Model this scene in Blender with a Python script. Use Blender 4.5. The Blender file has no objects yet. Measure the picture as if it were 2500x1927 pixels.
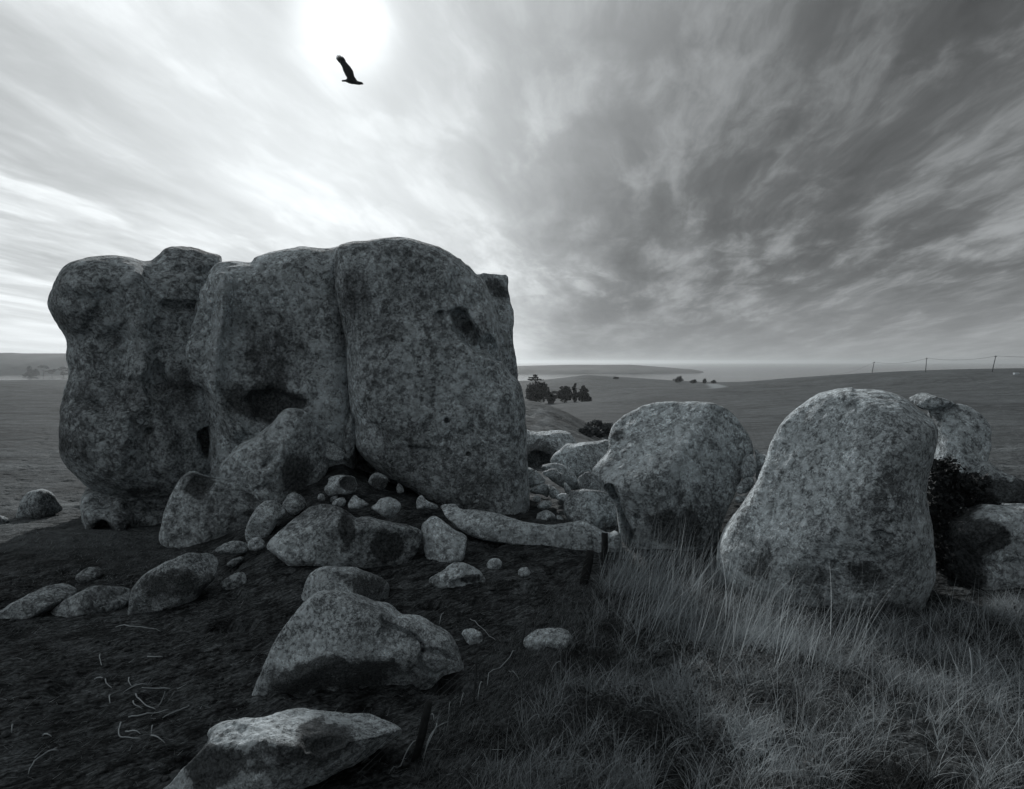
import bpy, bmesh, math, random
import numpy as np
from mathutils import Vector

# ------------------------------------------------------------------ camera
F_PX, CX, CY, HORIZON = 1600.0, 1250.0, 963.5, 884.0
EYE = 1.7
PITCH = math.atan((CY - HORIZON) / F_PX)
scene = bpy.context.scene
COL = scene.collection
camd = bpy.data.cameras.new('camera')
camd.sensor_width = 36.0
camd.lens = 36.0 * F_PX / 2500.0
camd.clip_start = 0.05
camd.clip_end = 80000
cam = bpy.data.objects.new('camera', camd)
cam.location = (0, 0, EYE)
cam.rotation_euler = (math.pi / 2 - PITCH, 0, 0)
COL.objects.link(cam)
scene.camera = cam
FWD = np.array([0, math.cos(PITCH), -math.sin(PITCH)])
UPV = np.array([0, math.sin(PITCH), math.cos(PITCH)])
RGT = np.array([1.0, 0, 0])
CAM = np.array([0, 0, EYE])

def ray(px, py):
    return FWD + RGT * ((px - CX) / F_PX) + UPV * ((CY - py) / F_PX)

def at(px, py, D):
    d = ray(px, py)
    return CAM + d * (D / d[1])

SUN_PX = (842.0, 62.0)
sd = ray(*SUN_PX); sd = sd / np.linalg.norm(sd)
SUN_EL = math.asin(sd[2])
SUN_AZ = math.atan2(sd[0], sd[1])          # from +Y towards +X

# ------------------------------------------------------------------ world
world = bpy.data.worlds.new('World')
scene.world = world
world.use_nodes = True
WT = world.node_tree
WT.nodes.clear()

class NT:
    """small helper to write node maths"""
    def __init__(s, tree): s.t = tree
    def node(s, typ, **kw):
        n = s.t.nodes.new(typ)
        for k, v in kw.items(): setattr(n, k, v)
        return n
    def put(s, sock, v):
        if v is None: return
        if isinstance(v, bpy.types.NodeSocket): s.t.links.new(v, sock)
        else: sock.default_value = v
    def m(s, op, a, b=None, c=None, clamp=False):
        n = s.node('ShaderNodeMath', operation=op, use_clamp=clamp)
        s.put(n.inputs[0], a); s.put(n.inputs[1], b); s.put(n.inputs[2], c)
        return n.outputs[0]
    def vm(s, op, a, b=None, c=None):
        n = s.node('ShaderNodeVectorMath', operation=op)
        s.put(n.inputs[0], a); s.put(n.inputs[1], b)
        if c is not None: s.put(n.inputs['Scale'], c)
        return n.outputs['Value'] if op in ('DOT_PRODUCT', 'LENGTH') else n.outputs[0]
    def noise(s, vec, scale, detail=4, rough=.55, dist=0.0, lac=2.0):
        n = s.node('ShaderNodeTexNoise')
        s.put(n.inputs['Vector'], vec); s.put(n.inputs['Scale'], scale)
        n.inputs['Detail'].default_value = detail; n.inputs['Roughness'].default_value = rough
        n.inputs['Distortion'].default_value = dist; n.inputs['Lacunarity'].default_value = lac
        return n
    def vor(s, vec, scale, feature='F1', rnd=1.0):
        n = s.node('ShaderNodeTexVoronoi', feature=feature)
        s.put(n.inputs['Vector'], vec); s.put(n.inputs['Scale'], scale)
        n.inputs['Randomness'].default_value = rnd
        return n
    def ss(s, v, lo, hi, a=0.0, b=1.0):
        n = s.node('ShaderNodeMapRange', interpolation_type='SMOOTHSTEP')
        s.put(n.inputs[0], v)
        for i, q in enumerate((lo, hi, a, b)): s.put(n.inputs[i + 1], q)
        return n.outputs[0]
    def lin(s, v, lo, hi, a=0.0, b=1.0):
        n = s.node('ShaderNodeMapRange')
        s.put(n.inputs[0], v)
        for i, q in enumerate((lo, hi, a, b)): s.put(n.inputs[i + 1], q)
        return n.outputs[0]
    def sep(s, v):
        n = s.node('ShaderNodeSeparateXYZ'); s.put(n.inputs[0], v); return n.outputs
    def comb(s, x, y, z):
        n = s.node('ShaderNodeCombineXYZ')
        for i, q in enumerate((x, y, z)): s.put(n.inputs[i], q)
        return n.outputs[0]
    def mix(s, f, a, b):
        n = s.node('ShaderNodeMix', data_type='FLOAT')
        s.put(n.inputs[0], f); s.put(n.inputs[2], a); s.put(n.inputs[3], b)
        return n.outputs[0]
    def grey(s, v, tint):
        return s.vm('SCALE', tint, None, v)
    def link(s, a, b): s.t.links.new(a, b)

w = NT(WT)
tc = w.node('ShaderNodeTexCoord').outputs['Generated']
d_ = w.vm('NORMALIZE', tc)
dx, dy, dz = w.sep(d_)
dzc = w.m('MAXIMUM', dz, 0.0)
theta = w.m('MULTIPLY', w.m('ARCCOSINE', w.m('MINIMUM', w.vm('DOT_PRODUCT', d_, tuple(sd)), 0.99999)), 57.2958)
elev = w.m('MULTIPLY', w.m('ARCSINE', dzc), 57.2958)
sky = w.node('ShaderNodeTexSky', sky_type='NISHITA')
sky.sun_disc = False
sky.sun_elevation = SUN_EL
sky.sun_rotation = SUN_AZ
sky.altitude = 50
sky.dust_density = 2.0
bw = w.node('ShaderNodeRGBToBW')
w.link(sky.outputs[0], bw.inputs[0])
clear = w.m('MINIMUM', w.m('MULTIPLY', bw.outputs[0], 0.010), 0.032)
# thin high cloud forward-scattering the sun
aur = w.m('MULTIPLY', w.m('EXPONENT', w.m('MULTIPLY', w.m('POWER', w.m('MULTIPLY', theta, 1 / 27.0), 1.7), -1.0)), 0.14)
aur = w.m('ADD', aur, w.m('MULTIPLY', w.m('EXPONENT', w.m('MULTIPLY', w.m('POWER', w.m('MULTIPLY', theta, 1 / 75.0), 2.0), -1.0)), 0.22))
aur = w.m('ADD', aur, 0.15)   # even glow added to the cloud sheet to fill the camera-facing rocks
core = w.m('MULTIPLY', w.m('EXPONENT', w.m('MULTIPLY', w.m('POWER', w.m('MULTIPLY', theta, 1 / 3.5), 3.0), -1.0)), 0.34)
hor = w.m('MULTIPLY', w.m('EXPONENT', w.m('MULTIPLY', elev, -1 / 10.0)), 0.19)
# clouds on a high plane, drawn out along one wind direction
zc = w.m('ADD', dzc, 0.10)
px_ = w.m('DIVIDE', dx, zc)
py_ = w.m('DIVIDE', dy, zc)
WIND = math.radians(9)
ca, sa = math.cos(WIND), math.sin(WIND)
cu = w.m('ADD', w.m('MULTIPLY', px_, ca), w.m('MULTIPLY', py_, -sa))
cv = w.m('ADD', w.m('MULTIPLY', px_, sa), w.m('MULTIPLY', py_, ca))
warp = w.noise(w.comb(w.m('MULTIPLY', cu, 1.3), w.m('MULTIPLY', cv, .8), 3.1), 1.0, 4, .55)
wx, wy, wz = w.sep(w.vm('SUBTRACT', warp.outputs['Color'], (.5, .5, .5)))
cu2 = w.m('ADD', cu, w.m('MULTIPLY', wx, .26))
cv2 = w.m('ADD', cv, w.m('MULTIPLY', wy, 1.0))
n1 = w.noise(w.comb(w.m('MULTIPLY', cu2, 2.4), w.m('MULTIPLY', cv2, .75), 7.7), 1.0, 8, .56).outputs[0]
n2 = w.noise(w.comb(w.m('MULTIPLY', cu2, 5.5), w.m('MULTIPLY', cv2, 1.7), 2.2), 1.0, 7, .62).outputs[0]
n3 = w.noise(w.comb(w.m('MULTIPLY', cu, .8), w.m('MULTIPLY', cv, .5), 5.5), 1.0, 4, .5).outputs[0]
fib = w.m('ADD', w.m('MULTIPLY', n1, .62), w.m('MULTIPLY', n2, .38))
cl = w.ss(w.m('ADD', w.m('MULTIPLY', fib, .65), w.m('MULTIPLY', n3, .35)), .36, .66)
# the cloud sheet thins out away from the sun's side
cover = w.ss(w.m('ADD', px_, w.m('MULTIPLY', w.m('SUBTRACT', n3, .5), 1.2)), -.6, 0.95, 1.0, .03)
fade = w.ss(elev, 0.5, 8.0, .22, 1.0)
cc = w.m('MULTIPLY', w.m('SUBTRACT', cl, .5), fade)
contrast = w.ss(theta, 8.0, 42.0, .24, 1.0)
lit = w.m('MULTIPLY', w.m('ADD', w.m('MULTIPLY', aur, cover), hor), w.m('ADD', 1.0, w.m('MULTIPLY', cc, contrast)))
wis = w.ss(w.m('ADD', w.m('MULTIPLY', n2, .55), w.m('MULTIPLY', n1, .45)), .47, .64)
veil = w.m('MULTIPLY', fade, w.m('ADD', w.m('MULTIPLY', cl, .035), w.m('MULTIPLY', wis, .065)))
L = w.m('MAXIMUM', w.m('ADD', w.m('ADD', w.m('ADD', clear, lit), veil), core), 0.004)
skycol = w.grey(L, (.955, 1.0, 1.02))
bg = w.node('ShaderNodeBackground')
bg.inputs['Strength'].default_value = 1.0
w.link(skycol, bg.inputs['Color'])
wo = w.node('ShaderNodeOutputWorld')
w.link(bg.outputs[0], wo.inputs[0])
world.cycles.sampling_method = 'MANUAL'
world.cycles.sample_map_resolution = 512

# ------------------------------------------------------------------ sun
sund = bpy.data.lights.new('sun', 'SUN')
sund.energy = 2.0
sund.angle = math.radians(1.6)
sund.color = (1.0, .99, .97)
sun = bpy.data.objects.new('sun', sund)
sun.rotation_euler = Vector(tuple(sd)).to_track_quat('Z', 'Y').to_euler()
sun.location = (-5, 20, 15)
COL.objects.link(sun)

scene.view_settings.view_transform = 'Standard'
scene.view_settings.look = 'None'
scene.view_settings.gamma = 1.0
scene.view_settings.exposure = 0.58
scene.view_settings.use_curve_mapping = False
cy = scene.cycles
cy.max_bounces = 5; cy.diffuse_bounces = 3; cy.glossy_bounces = 2; cy.transmission_bounces = 3
cy.volume_bounces = 1; cy.transparent_max_bounces = 6
cy.use_denoising = True
cy.caustics_reflective = False; cy.caustics_refractive = False

# ------------------------------------------------------------------ numpy noise
_rs = np.random.RandomState(7)
_perm = _rs.permutation(256); _perm = np.concatenate([_perm, _perm, _perm])
_grad = _rs.normal(size=(256, 3)); _grad /= np.linalg.norm(_grad, axis=1)[:, None]

def pnoise(p):
    """gradient noise, p (n,3) -> about -.7 .. .7"""
    pi = np.floor(p).astype(np.int64); pf = p - pi; pi &= 255
    u = pf * pf * pf * (pf * (pf * 6 - 15) + 10)
    out = 0
    for i in (0, 1):
        wx = u[:, 0] if i else 1 - u[:, 0]
        for j in (0, 1):
            wy = u[:, 1] if j else 1 - u[:, 1]
            for k in (0, 1):
                wz = u[:, 2] if k else 1 - u[:, 2]
                h = _perm[_perm[_perm[pi[:, 0] + i] + pi[:, 1] + j] + pi[:, 2] + k]
                g = _grad[h]
                dd = g[:, 0] * (pf[:, 0] - i) + g[:, 1] * (pf[:, 1] - j) + g[:, 2] * (pf[:, 2] - k)
                out = out + wx * wy * wz * dd
    return out

def fbm(p, scale, octv=4, gain=.5):
    s = 0; a = 1.0; f = scale
    for o in range(octv):
        s = s + a * pnoise(p * f + o * 17.3)
        a *= gain; f *= 2.03
    return s

def smooth(x, lo, hi):
    t = np.clip((x - lo) / (hi - lo), 0, 1)
    return t * t * (3 - 2 * t)

# ------------------------------------------------------------------ crops of the photograph -> its pixels
CROPS = {'1': (100, 570, 2.1575), '2': (600, 560, 2.1575), '3': (1200, 820, 2.9014), '4': (1750, 820, 2.2747),
         '5': (0, 1150, 2.1663), '6': (560, 1130, 2.1122), '7': (1300, 1200, 1.82), 'b': (780, 110, 12.95),
         'l': (0, 840, 10.92), 't': (1260, 860, 4.044), 'w': (1950, 840, 3.971), 'f': (0, 1150, 4.81),
         'g': (1200, 1000, 4.428), 'r': (650, 1080, 4.008), 'n': (950, 1400, 3.193), 'p': (0, 0, 1)}

def C(c, *v):
    ox, oy, s = CROPS[c]
    return [(ox + v[i] / s, oy + v[i + 1] / s) for i in range(0, len(v), 2)]

# ------------------------------------------------------------------ terrain
TP = []
def tp(px, py, D):
    q = at(px, py, D); TP.append((q[0], q[1], q[2]))
for x in (-1.6, -.5, .6, 1.8): TP.append((x, .8, -.27))
for x in (-2.0, -.8, .5, 1.7, 2.6): TP.append((x, 2.4, -.30))
for a in [(-3.6, 4.4, -.40), (-1.2, 3.6, -.33), (.2, 3.6, -.32), (1.6, 3.6, -.30), (3.2, 4.2, -.28),
          (-.3, 5.2, -.36), (1.2, 5.2, -.34), (2.8, 5.2, -.30), (-4.8, 6.6, -.55), (-2.4, 5.6, -.42), (-.9, 6.2, -.40),
          (.8, 6.6, -.40), (2.2, 6.6, -.36), (4.2, 6.2, -.34), (5.6, 6.6, -.34)]: TP.append(a)
for a in [(520, 1335, 7.8), (340, 1318, 8.3), (215, 1296, 8.9), (60, 1300, 8.6), (-80, 1320, 8.4), (0, 1245, 10.5), (100, 1240, 10.8), (170, 1200, 13),
          (0, 1190, 13.6), (-200, 1190, 13.6), (0, 1110, 21), (130, 1060, 29), (0, 1020, 42), (0, 985, 75), (100, 985, 76), (-250, 985, 80),
          (0, 965, 125), (0, 955, 190), (0, 945, 270), (60, 936, 330), (-250, 938, 330), (130, 934, 345), (160, 931, 370), (300, 935, 380),
          # soil cone under the crack, rubble slope
          (860, 1215, 8.9), (840, 1150, 9.35), (905, 1165, 9.9), (960, 1190, 9.9), (800, 1300, 7.4), (980, 1235, 8.6), (1160, 1262, 8.8), (1100, 1330, 7.2), (650, 1290, 7.8),
          # gap
          (1300, 1275, 8.6), (1350, 1258, 9.4), (1310, 1235, 10.5), (1450, 1235, 10.5), (1400, 1185, 12.8), (1300, 1160, 14.5), (1420, 1140, 16), (1340, 1120, 18.5), (1480, 1105, 20),
          (1262, 976, 38), (1330, 988, 37), (1400, 1020, 36), (1455, 1062, 35), (1300, 1060, 27), (1380, 1075, 27),
          (1500, 1052, 55), (1650, 1040, 60), (1470, 1040, 62), (1280, 1040, 62), (1400, 1012, 100), (1560, 1003, 110), (1650, 1005, 95),
          (1420, 985, 190), (1310, 984, 230), (1560, 965, 230), (1700, 960, 230), (1310, 950, 330), (1440, 945, 360), (1560, 940, 400), (1700, 945, 360),
          (1265, 934, 480), (1330, 932, 470), (1385, 924, 460), (1432, 916.5, 455), (1490, 924, 455), (1540, 926.5, 460), (1650, 932.5, 470), (1740, 935, 470), (1800, 935.5, 450),
          (1000, 930, 450), (600, 935, 420), (800, 980, 150), (700, 1080, 30), (1000, 1080, 30), (900, 1200, 13), (600, 1200, 13),
          # slope on the right
          (1850, 1075, 36), (1850, 1010, 85), (1860, 960, 210), (1900, 925.5, 400), (1990, 921, 380), (2135, 912.5, 330), (2262, 908, 300), (2430, 906.5, 280), (2520, 907, 280), (2700, 905, 280),
          (2050, 985, 95), (2050, 1060, 36), (2200, 930, 230), (2330, 960, 120), (2450, 925, 190), (2450, 985, 80), (2450, 1060, 30), (2480, 1120, 16), (2600, 1100, 18), (2700, 1000, 60),
          (2330, 1160, 10.5), (2500, 1180, 9.8), (1750, 1190, 11.0), (1850, 1150, 14), (2150, 1150, 13)]: tp(*a)
TP = np.array(TP)
AZMAX = math.radians(41)
def tdom(x, y):
    r = np.sqrt(x * x + y * y)
    az = np.arctan2(x, y)
    az = np.where(np.abs(az) > AZMAX, np.sign(az) * (AZMAX + .12 * np.tanh((np.abs(az) - AZMAX) / .3)), az)
    return np.stack([az * 2.4, np.log(r + 1.5)], 1), r
def tps(d2): return np.where(d2 > 1e-12, .5 * d2 * np.log(np.maximum(d2, 1e-12)), 0)
_dom, _r = tdom(TP[:, 0], TP[:, 1])
_val = TP[:, 2] / (_r + 8)
_n = len(TP)
_K = tps(((_dom[:, None] - _dom[None]) ** 2).sum(-1)) + np.eye(_n) * 1e-5
_P = np.concatenate([np.ones((_n, 1)), _dom], 1)
_A = np.block([[_K, _P], [_P.T, np.zeros((3, 3))]])
_sol = np.linalg.solve(_A, np.concatenate([_val, np.zeros(3)]))
SEA_Z = -23.3
def hbase(x, y):
    x = np.atleast_1d(np.asarray(x, float)); y = np.atleast_1d(np.asarray(y, float))
    out = np.empty(len(x))
    for i in range(0, len(x), 40000):
        dm, r = tdom(x[i:i + 40000], y[i:i + 40000])
        K = tps(((dm[:, None] - _dom[None]) ** 2).sum(-1))
        z = (K @ _sol[:_n] + _sol[_n] + dm @ _sol[_n + 1:]) * (r + 8)
        far = smooth(r, 500, 800)
        az = np.arctan2(x[i:i + 40000], y[i:i + 40000])
        front = 1 - smooth(np.abs(az), .95, 1.5)
        zf = np.where(front > .5, SEA_Z - 8, -9.0)
        zf = -9.0 + (SEA_Z - 8 + 9.0) * front
        out[i:i + 40000] = z * (1 - far) + zf * far
    return out
def hdetail(x, y):
    r = np.sqrt(x * x + y * y)
    p = np.stack([x, y, np.zeros_like(x)], 1)
    near = 1 - smooth(r, 25, 70)
    h = .030 * fbm(p, 1.1, 3) * near
    p2 = np.stack([x, y * 1.6, np.zeros_like(x) + 4], 1)
    h += .034 * fbm(p2, 3.3, 3) * near
    h += .020 * fbm(p, 14, 2) * (1 - smooth(r, 8, 16))
    # hoof-trodden hollows
    hv = pnoise(np.stack([x * 2.6, y * 2.6, np.zeros_like(x) + 9], 1))
    h -= .075 * smooth(hv, .22, .40) * near
    far = smooth(r, 30, 90)
    h += far * .006 * r * fbm(np.stack([x, y, np.zeros_like(x) + 2], 1), .028, 4) * (1 - smooth(r, 300, 440))
    return h
def hg(x, y): return hbase(x, y) + hdetail(np.atleast_1d(np.asarray(x, float)), np.atleast_1d(np.asarray(y, float)))

def ground_hit(px, py, lo=1.3, hi=500):
    d = ray(px, py); Ds = np.exp(np.linspace(math.log(lo), math.log(hi), 700))
    P = CAM[None] + d[None] * (Ds / d[1])[:, None]
    g = hbase(P[:, 0], P[:, 1])
    k = np.where(P[:, 2] < g)[0]
    if len(k) == 0: return P[-1], Ds[-1]
    i = max(k[0], 1); a, b = P[i - 1, 2] - g[i - 1], g[i] - P[i, 2]
    t = a / max(a + b, 1e-9)
    return P[i - 1] * (1 - t) + P[i] * t, Ds[i - 1] * (1 - t) + Ds[i] * t

# ------------------------------------------------------------------ mesh helpers
def tag(o, label=None, cat=None, group=None, kind=None):
    if label: o['label'] = label
    if cat: o['category'] = cat
    if group: o['group'] = group
    if kind: o['kind'] = kind
    return o

def mesh_np(name, V, Fq, mat, parent=None, smooth_=True, attrs=None, tri=None):
    """V (n,3), Fq (m,4) quads, optional triangles"""
    me = bpy.data.meshes.new(name)
    V = np.asarray(V, np.float32)
    nq = 0 if Fq is None else len(Fq); nt = 0 if tri is None else len(tri)
    me.vertices.add(len(V)); me.vertices.foreach_set('co', V.ravel())
    loops = np.concatenate([np.asarray(Fq, np.int32).ravel() if nq else np.zeros(0, np.int32),
                            np.asarray(tri, np.int32).ravel() if nt else np.zeros(0, np.int32)])
    me.loops.add(len(loops)); me.loops.foreach_set('vertex_index', loops)
    st = np.concatenate([np.arange(nq) * 4, nq * 4 + np.arange(nt) * 3]).astype(np.int32)
    me.polygons.add(nq + nt); me.polygons.foreach_set('loop_start', st)
    me.update(calc_edges=True)
    me.validate()
    if smooth_: me.polygons.foreach_set('use_smooth', np.ones(len(me.polygons), bool))
    for k, a in (attrs or {}).items():
        at_ = me.attributes.new(k, 'FLOAT', 'POINT'); at_.data.foreach_set('value', np.asarray(a, np.float32))
    if mat: me.materials.append(mat)
    o = bpy.data.objects.new(name, me)
    COL.objects.link(o)
    if parent: o.parent = parent
    return o

def surface_nets(Fv, origin, h):
    ins = Fv < 0
    c = np.zeros(tuple(s - 1 for s in Fv.shape), np.int8)
    offs = [(i, j, k) for i in (0, 1) for j in (0, 1) for k in (0, 1)]
    sl = lambda o: tuple(slice(o[a], Fv.shape[a] - 1 + o[a]) for a in range(3))
    for o in offs: c += ins[sl(o)]
    act = (c > 0) & (c < 8)
    idx = np.argwhere(act)
    vid = np.full(act.shape, -1, np.int64); vid[act] = np.arange(len(idx))
    val = np.stack([Fv[idx[:, 0] + o[0], idx[:, 1] + o[1], idx[:, 2] + o[2]] for o in offs], 1)
    offa = np.array(offs, float)
    acc = np.zeros((len(idx), 3)); cnt = np.zeros(len(idx))
    for a in range(8):
        for b in range(a + 1, 8):
            if np.abs(offa[a] - offa[b]).sum() != 1: continue
            va, vb = val[:, a], val[:, b]
            m = (va < 0) != (vb < 0)
            t = np.where(m, va / np.where(m, va - vb, 1), 0)
            acc += m[:, None] * (offa[a] + (offa[b] - offa[a]) * t[:, None]); cnt += m
    V = (idx + acc / cnt[:, None]) * h + origin
    quads = []
    for ax in range(3):
        s0 = [slice(1, -1)] * 3; s0[ax] = slice(0, -1)
        s1 = [slice(1, -1)] * 3; s1[ax] = slice(1, None)
        A_, B_ = ins[tuple(s0)], ins[tuple(s1)]
        u, v = [(1, 2), (2, 0), (0, 1)][ax]
        for cond, flip in ((A_ & ~B_, False), (~A_ & B_, True)):
            e = np.argwhere(cond)
            if len(e) == 0: continue
            e = e + 1; e[:, ax] -= 1
            q = []
            for du, dv in ((1, 1), (0, 1), (0, 0), (1, 0)):
                ee = e.copy(); ee[:, u] -= du; ee[:, v] -= dv
                q.append(vid[ee[:, 0], ee[:, 1], ee[:, 2]])
            q = np.stack(q, 1)
            if flip: q = q[:, ::-1]
            quads.append(q)
    return V, np.concatenate(quads)

def catmull(pts, n_per=5, closed=True):
    P = np.array(pts, float); n = len(P); out = []
    rng = range(n) if closed else range(n - 1)
    for i in rng:
        if closed: p0, p1, p2, p3 = P[i - 1], P[i], P[(i + 1) % n], P[(i + 2) % n]
        else: p0, p1, p2, p3 = P[max(i - 1, 0)], P[i], P[i + 1], P[min(i + 2, n - 1)]
        for k in range(n_per):
            t = k / n_per
            out.append(.5 * ((2 * p1) + (-p0 + p2) * t + (2 * p0 - 5 * p1 + 4 * p2 - p3) * t * t + (-p0 + 3 * p1 - 3 * p2 + p3) * t ** 3))
    if not closed: out.append(P[-1])
    return np.array(out)

def seg_dist(Q, P, closed):
    A_ = P if closed else P[:-1]
    B_ = np.roll(P, -1, 0) if closed else P[1:]
    best = np.full(len(Q), 1e9)
    for a, b in zip(A_, B_):
        ab = b - a; L2 = max(ab @ ab, 1e-12)
        t = np.clip(((Q - a) @ ab) / L2, 0, 1)
        dd = Q - (a + t[:, None] * ab)
        best = np.minimum(best, (dd * dd).sum(1))
    return np.sqrt(best)

def inside(Q, P):
    x, y = Q[:, 0], Q[:, 1]; r = np.zeros(len(Q), bool)
    for a, b in zip(P, np.roll(P, -1, 0)):
        c = (a[1] > y) != (b[1] > y)
        if not c.any(): continue
        r ^= c & (x < (b[0] - a[0]) * (y - a[1]) / (b[1] - a[1] + 1e-15) + a[0])
    return r

def blur(M, it):
    for _ in range(it):
        q = np.pad(M, 1, mode='edge')
        M = (q[1:-1, 1:-1] * 4 + q[:-2, 1:-1] * 2 + q[2:, 1:-1] * 2 + q[1:-1, :-2] * 2 + q[1:-1, 2:] * 2 +
             q[:-2, :-2] + q[2:, 2:] + q[:-2, 2:] + q[2:, :-2]) / 16
    return M

def unit(v): return v / np.linalg.norm(v)

# ------------------------------------------------------------------ materials
TINT = (.90, 1.0, 1.055)
def new_mat(name):
    m = bpy.data.materials.new(name); m.use_nodes = True
    t = m.node_tree; t.nodes.clear(); n = NT(t)
    out = n.node('ShaderNodeOutputMaterial'); b = n.node('ShaderNodeBsdfPrincipled')
    n.link(b.outputs[0], out.inputs[0])
    b.inputs['Roughness'].default_value = .9
    b.inputs['Specular IOR Level'].default_value = .15
    return m, n, b, out

def rock_mat(name, tone=.16, pale=.5, dark=.5, sc=1.0, bump=1.0):
    """grey sandstone with pale crustose lichen, dark lichen/moss patches, painted shade and rain streaks; sc = pattern frequency"""
    m, n, b, out = new_mat(name)
    oi = n.node('ShaderNodeObjectInfo')
    co = n.node('ShaderNodeTexCoord').outputs['Object']
    v = n.vm('ADD', co, n.vm('SCALE', (13.0, 7.0, 5.0), None, oi.outputs['Random']))
    x, y, z = n.sep(v)
    st = n.node('ShaderNodeAttribute', attribute_name='stain_shade').outputs['Fac']
    pat = n.node('ShaderNodeAttribute', attribute_name='pale').outputs['Fac']
    big = n.noise(v, 1.1 * sc, 5, .55).outputs[0]
    mid = n.noise(v, 6.0 * sc, 6, .62, .5).outputs[0]
    spk = n.noise(v, 19 * sc, 6, .72, .5).outputs[0]
    fine = n.noise(v, 55 * sc, 4, .65).outputs[0]
    streak = n.noise(n.comb(n.m('MULTIPLY', x, 5.2), n.m('MULTIPLY', y, 5.2), n.m('MULTIPLY', z, .6)), 1.0 * sc, 5, .6).outputs[0]
    tn = n.m('MULTIPLY', tone, n.lin(big, .35, .65, .58, 1.38))
    tn = n.m('MULTIPLY', tn, n.lin(streak, .36, .64, .7, 1.2))
    tn = n.m('MULTIPLY', tn, n.ss(spk, .38, .62, .50, 1.65))
    tn = n.m('MULTIPLY', tn, n.ss(fine, .36, .64, .6, 1.4))
    # pale crustose lichen: ragged discs of two sizes, gathered in zones
    wv = n.vm('ADD', v, n.vm('SCALE', n.vm('SUBTRACT', n.noise(v, 30 * sc, 3, .6).outputs['Color'], (.5, .5, .5)), None, .09 / sc))
    v1 = n.vor(wv, 13 * sc); v2 = n.vor(wv, 30 * sc)
    zone = n.m('ADD', n.m('MULTIPLY', n.m('SUBTRACT', mid, .5), 1.5), n.m('ADD', n.m('MULTIPLY', n.m('SUBTRACT', big, .5), 1.2), n.m('ADD', n.m('MULTIPLY', pat, .30), .16 * pale - .10)))
    s1 = n.ss(n.m('SUBTRACT', v1.outputs['Distance'], n.m('MULTIPLY', zone, .8)), .40, .30)
    s2 = n.ss(n.m('SUBTRACT', v2.outputs['Distance'], n.m('MULTIPLY', zone, .8)), .44, .30)
    sp1 = n.ss(n.sep(v1.outputs['Color'])[0], .30, .55)
    sp2 = n.ss(n.sep(v2.outputs['Color'])[1], .15, .50)
    lich = n.m('MAXIMUM', n.m('MULTIPLY', s1, n.m('MULTIPLY', sp1, .75)), n.m('MULTIPLY', s2, sp2), clamp=True)
    ptone = n.m('MULTIPLY', n.ss(spk, .34, .66, .50, .90), .80 + .35 * tone)
    col = n.mix(n.m('MULTIPLY', lich, .9), tn, ptone)
    # dark lichen, moss and painted recess shade, broken up at every scale
    dn = n.noise(v, 3.0 * sc, 6, .65, .3).outputs[0]
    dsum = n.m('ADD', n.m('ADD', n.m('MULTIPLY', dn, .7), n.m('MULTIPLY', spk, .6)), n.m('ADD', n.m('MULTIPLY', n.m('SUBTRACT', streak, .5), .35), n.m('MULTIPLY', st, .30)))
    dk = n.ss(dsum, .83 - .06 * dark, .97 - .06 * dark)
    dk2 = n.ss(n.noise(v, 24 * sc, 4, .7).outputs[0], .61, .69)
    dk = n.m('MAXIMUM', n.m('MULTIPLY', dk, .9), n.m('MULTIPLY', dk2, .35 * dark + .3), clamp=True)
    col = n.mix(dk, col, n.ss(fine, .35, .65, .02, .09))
    n.link(n.grey(col, TINT), b.inputs['Base Color'])
    # relief
    pits = n.ss(n.vor(v, 30 * sc).outputs['Distance'], .05, .32)
    hh = n.m('ADD', n.m('MULTIPLY', n.noise(v, 9 * sc, 8, .66).outputs[0], .7), n.m('ADD', n.m('MULTIPLY', pits, .08), n.m('ADD', n.m('MULTIPLY', lich, .08), n.m('MULTIPLY', spk, .35))))
    bn = n.node('ShaderNodeBump'); bn.inputs['Strength'].default_value = 1.0 * bump
    bn.inputs['Distance'].default_value = .10 / sc
    n.link(hh, bn.inputs['Height']); n.link(bn.outputs[0], b.inputs['Normal'])
    return m

M_OUT = rock_mat('outcrop stone', .46, .55, .55, .50)
M_LEFT = rock_mat('bare outcrop stone', .32, .05, .5, .50)
M_BOUL = rock_mat('lichened boulder stone', .44, .8, .55, .70)
M_PALE = rock_mat('pale boulder stone', .46, 1.0, .4, .95)
M_MOSS = rock_mat('mossy boulder stone', .36, .7, .9, 1.5)
M_NEAR = rock_mat('crowned boulder stone', .46, 1.0, .4, 1.8)
M_SMALL = rock_mat('rubble stone', .44, .6, .5, 1.4)
M_BURIED = rock_mat('half buried stone', .26, .2, .5, .8)

def plain_mat(name, g, rough=.85, spec=.2, var=.35, scale=20, bump=.3, transl=0.0):
    m, n, b, out = new_mat(name)
    co = n.node('ShaderNodeTexCoord').outputs['Object']
    oi = n.node('ShaderNodeObjectInfo').outputs['Random']
    nz = n.noise(co, scale, 5, .6).outputs[0]
    c = n.m('MULTIPLY', n.lin(nz, .3, .7, g * (1 - var), g * (1 + var)), n.lin(oi, 0, 1, .8, 1.2))
    col = n.grey(c, TINT)
    n.link(col, b.inputs['Base Color'])
    b.inputs['Roughness'].default_value = rough; b.inputs['Specular IOR Level'].default_value = spec
    if bump:
        bn = n.node('ShaderNodeBump'); bn.inputs['Strength'].default_value = bump; bn.inputs['Distance'].default_value = .02
        n.link(nz, bn.inputs['Height']); n.link(bn.outputs[0], b.inputs['Normal'])
    return m

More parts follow.
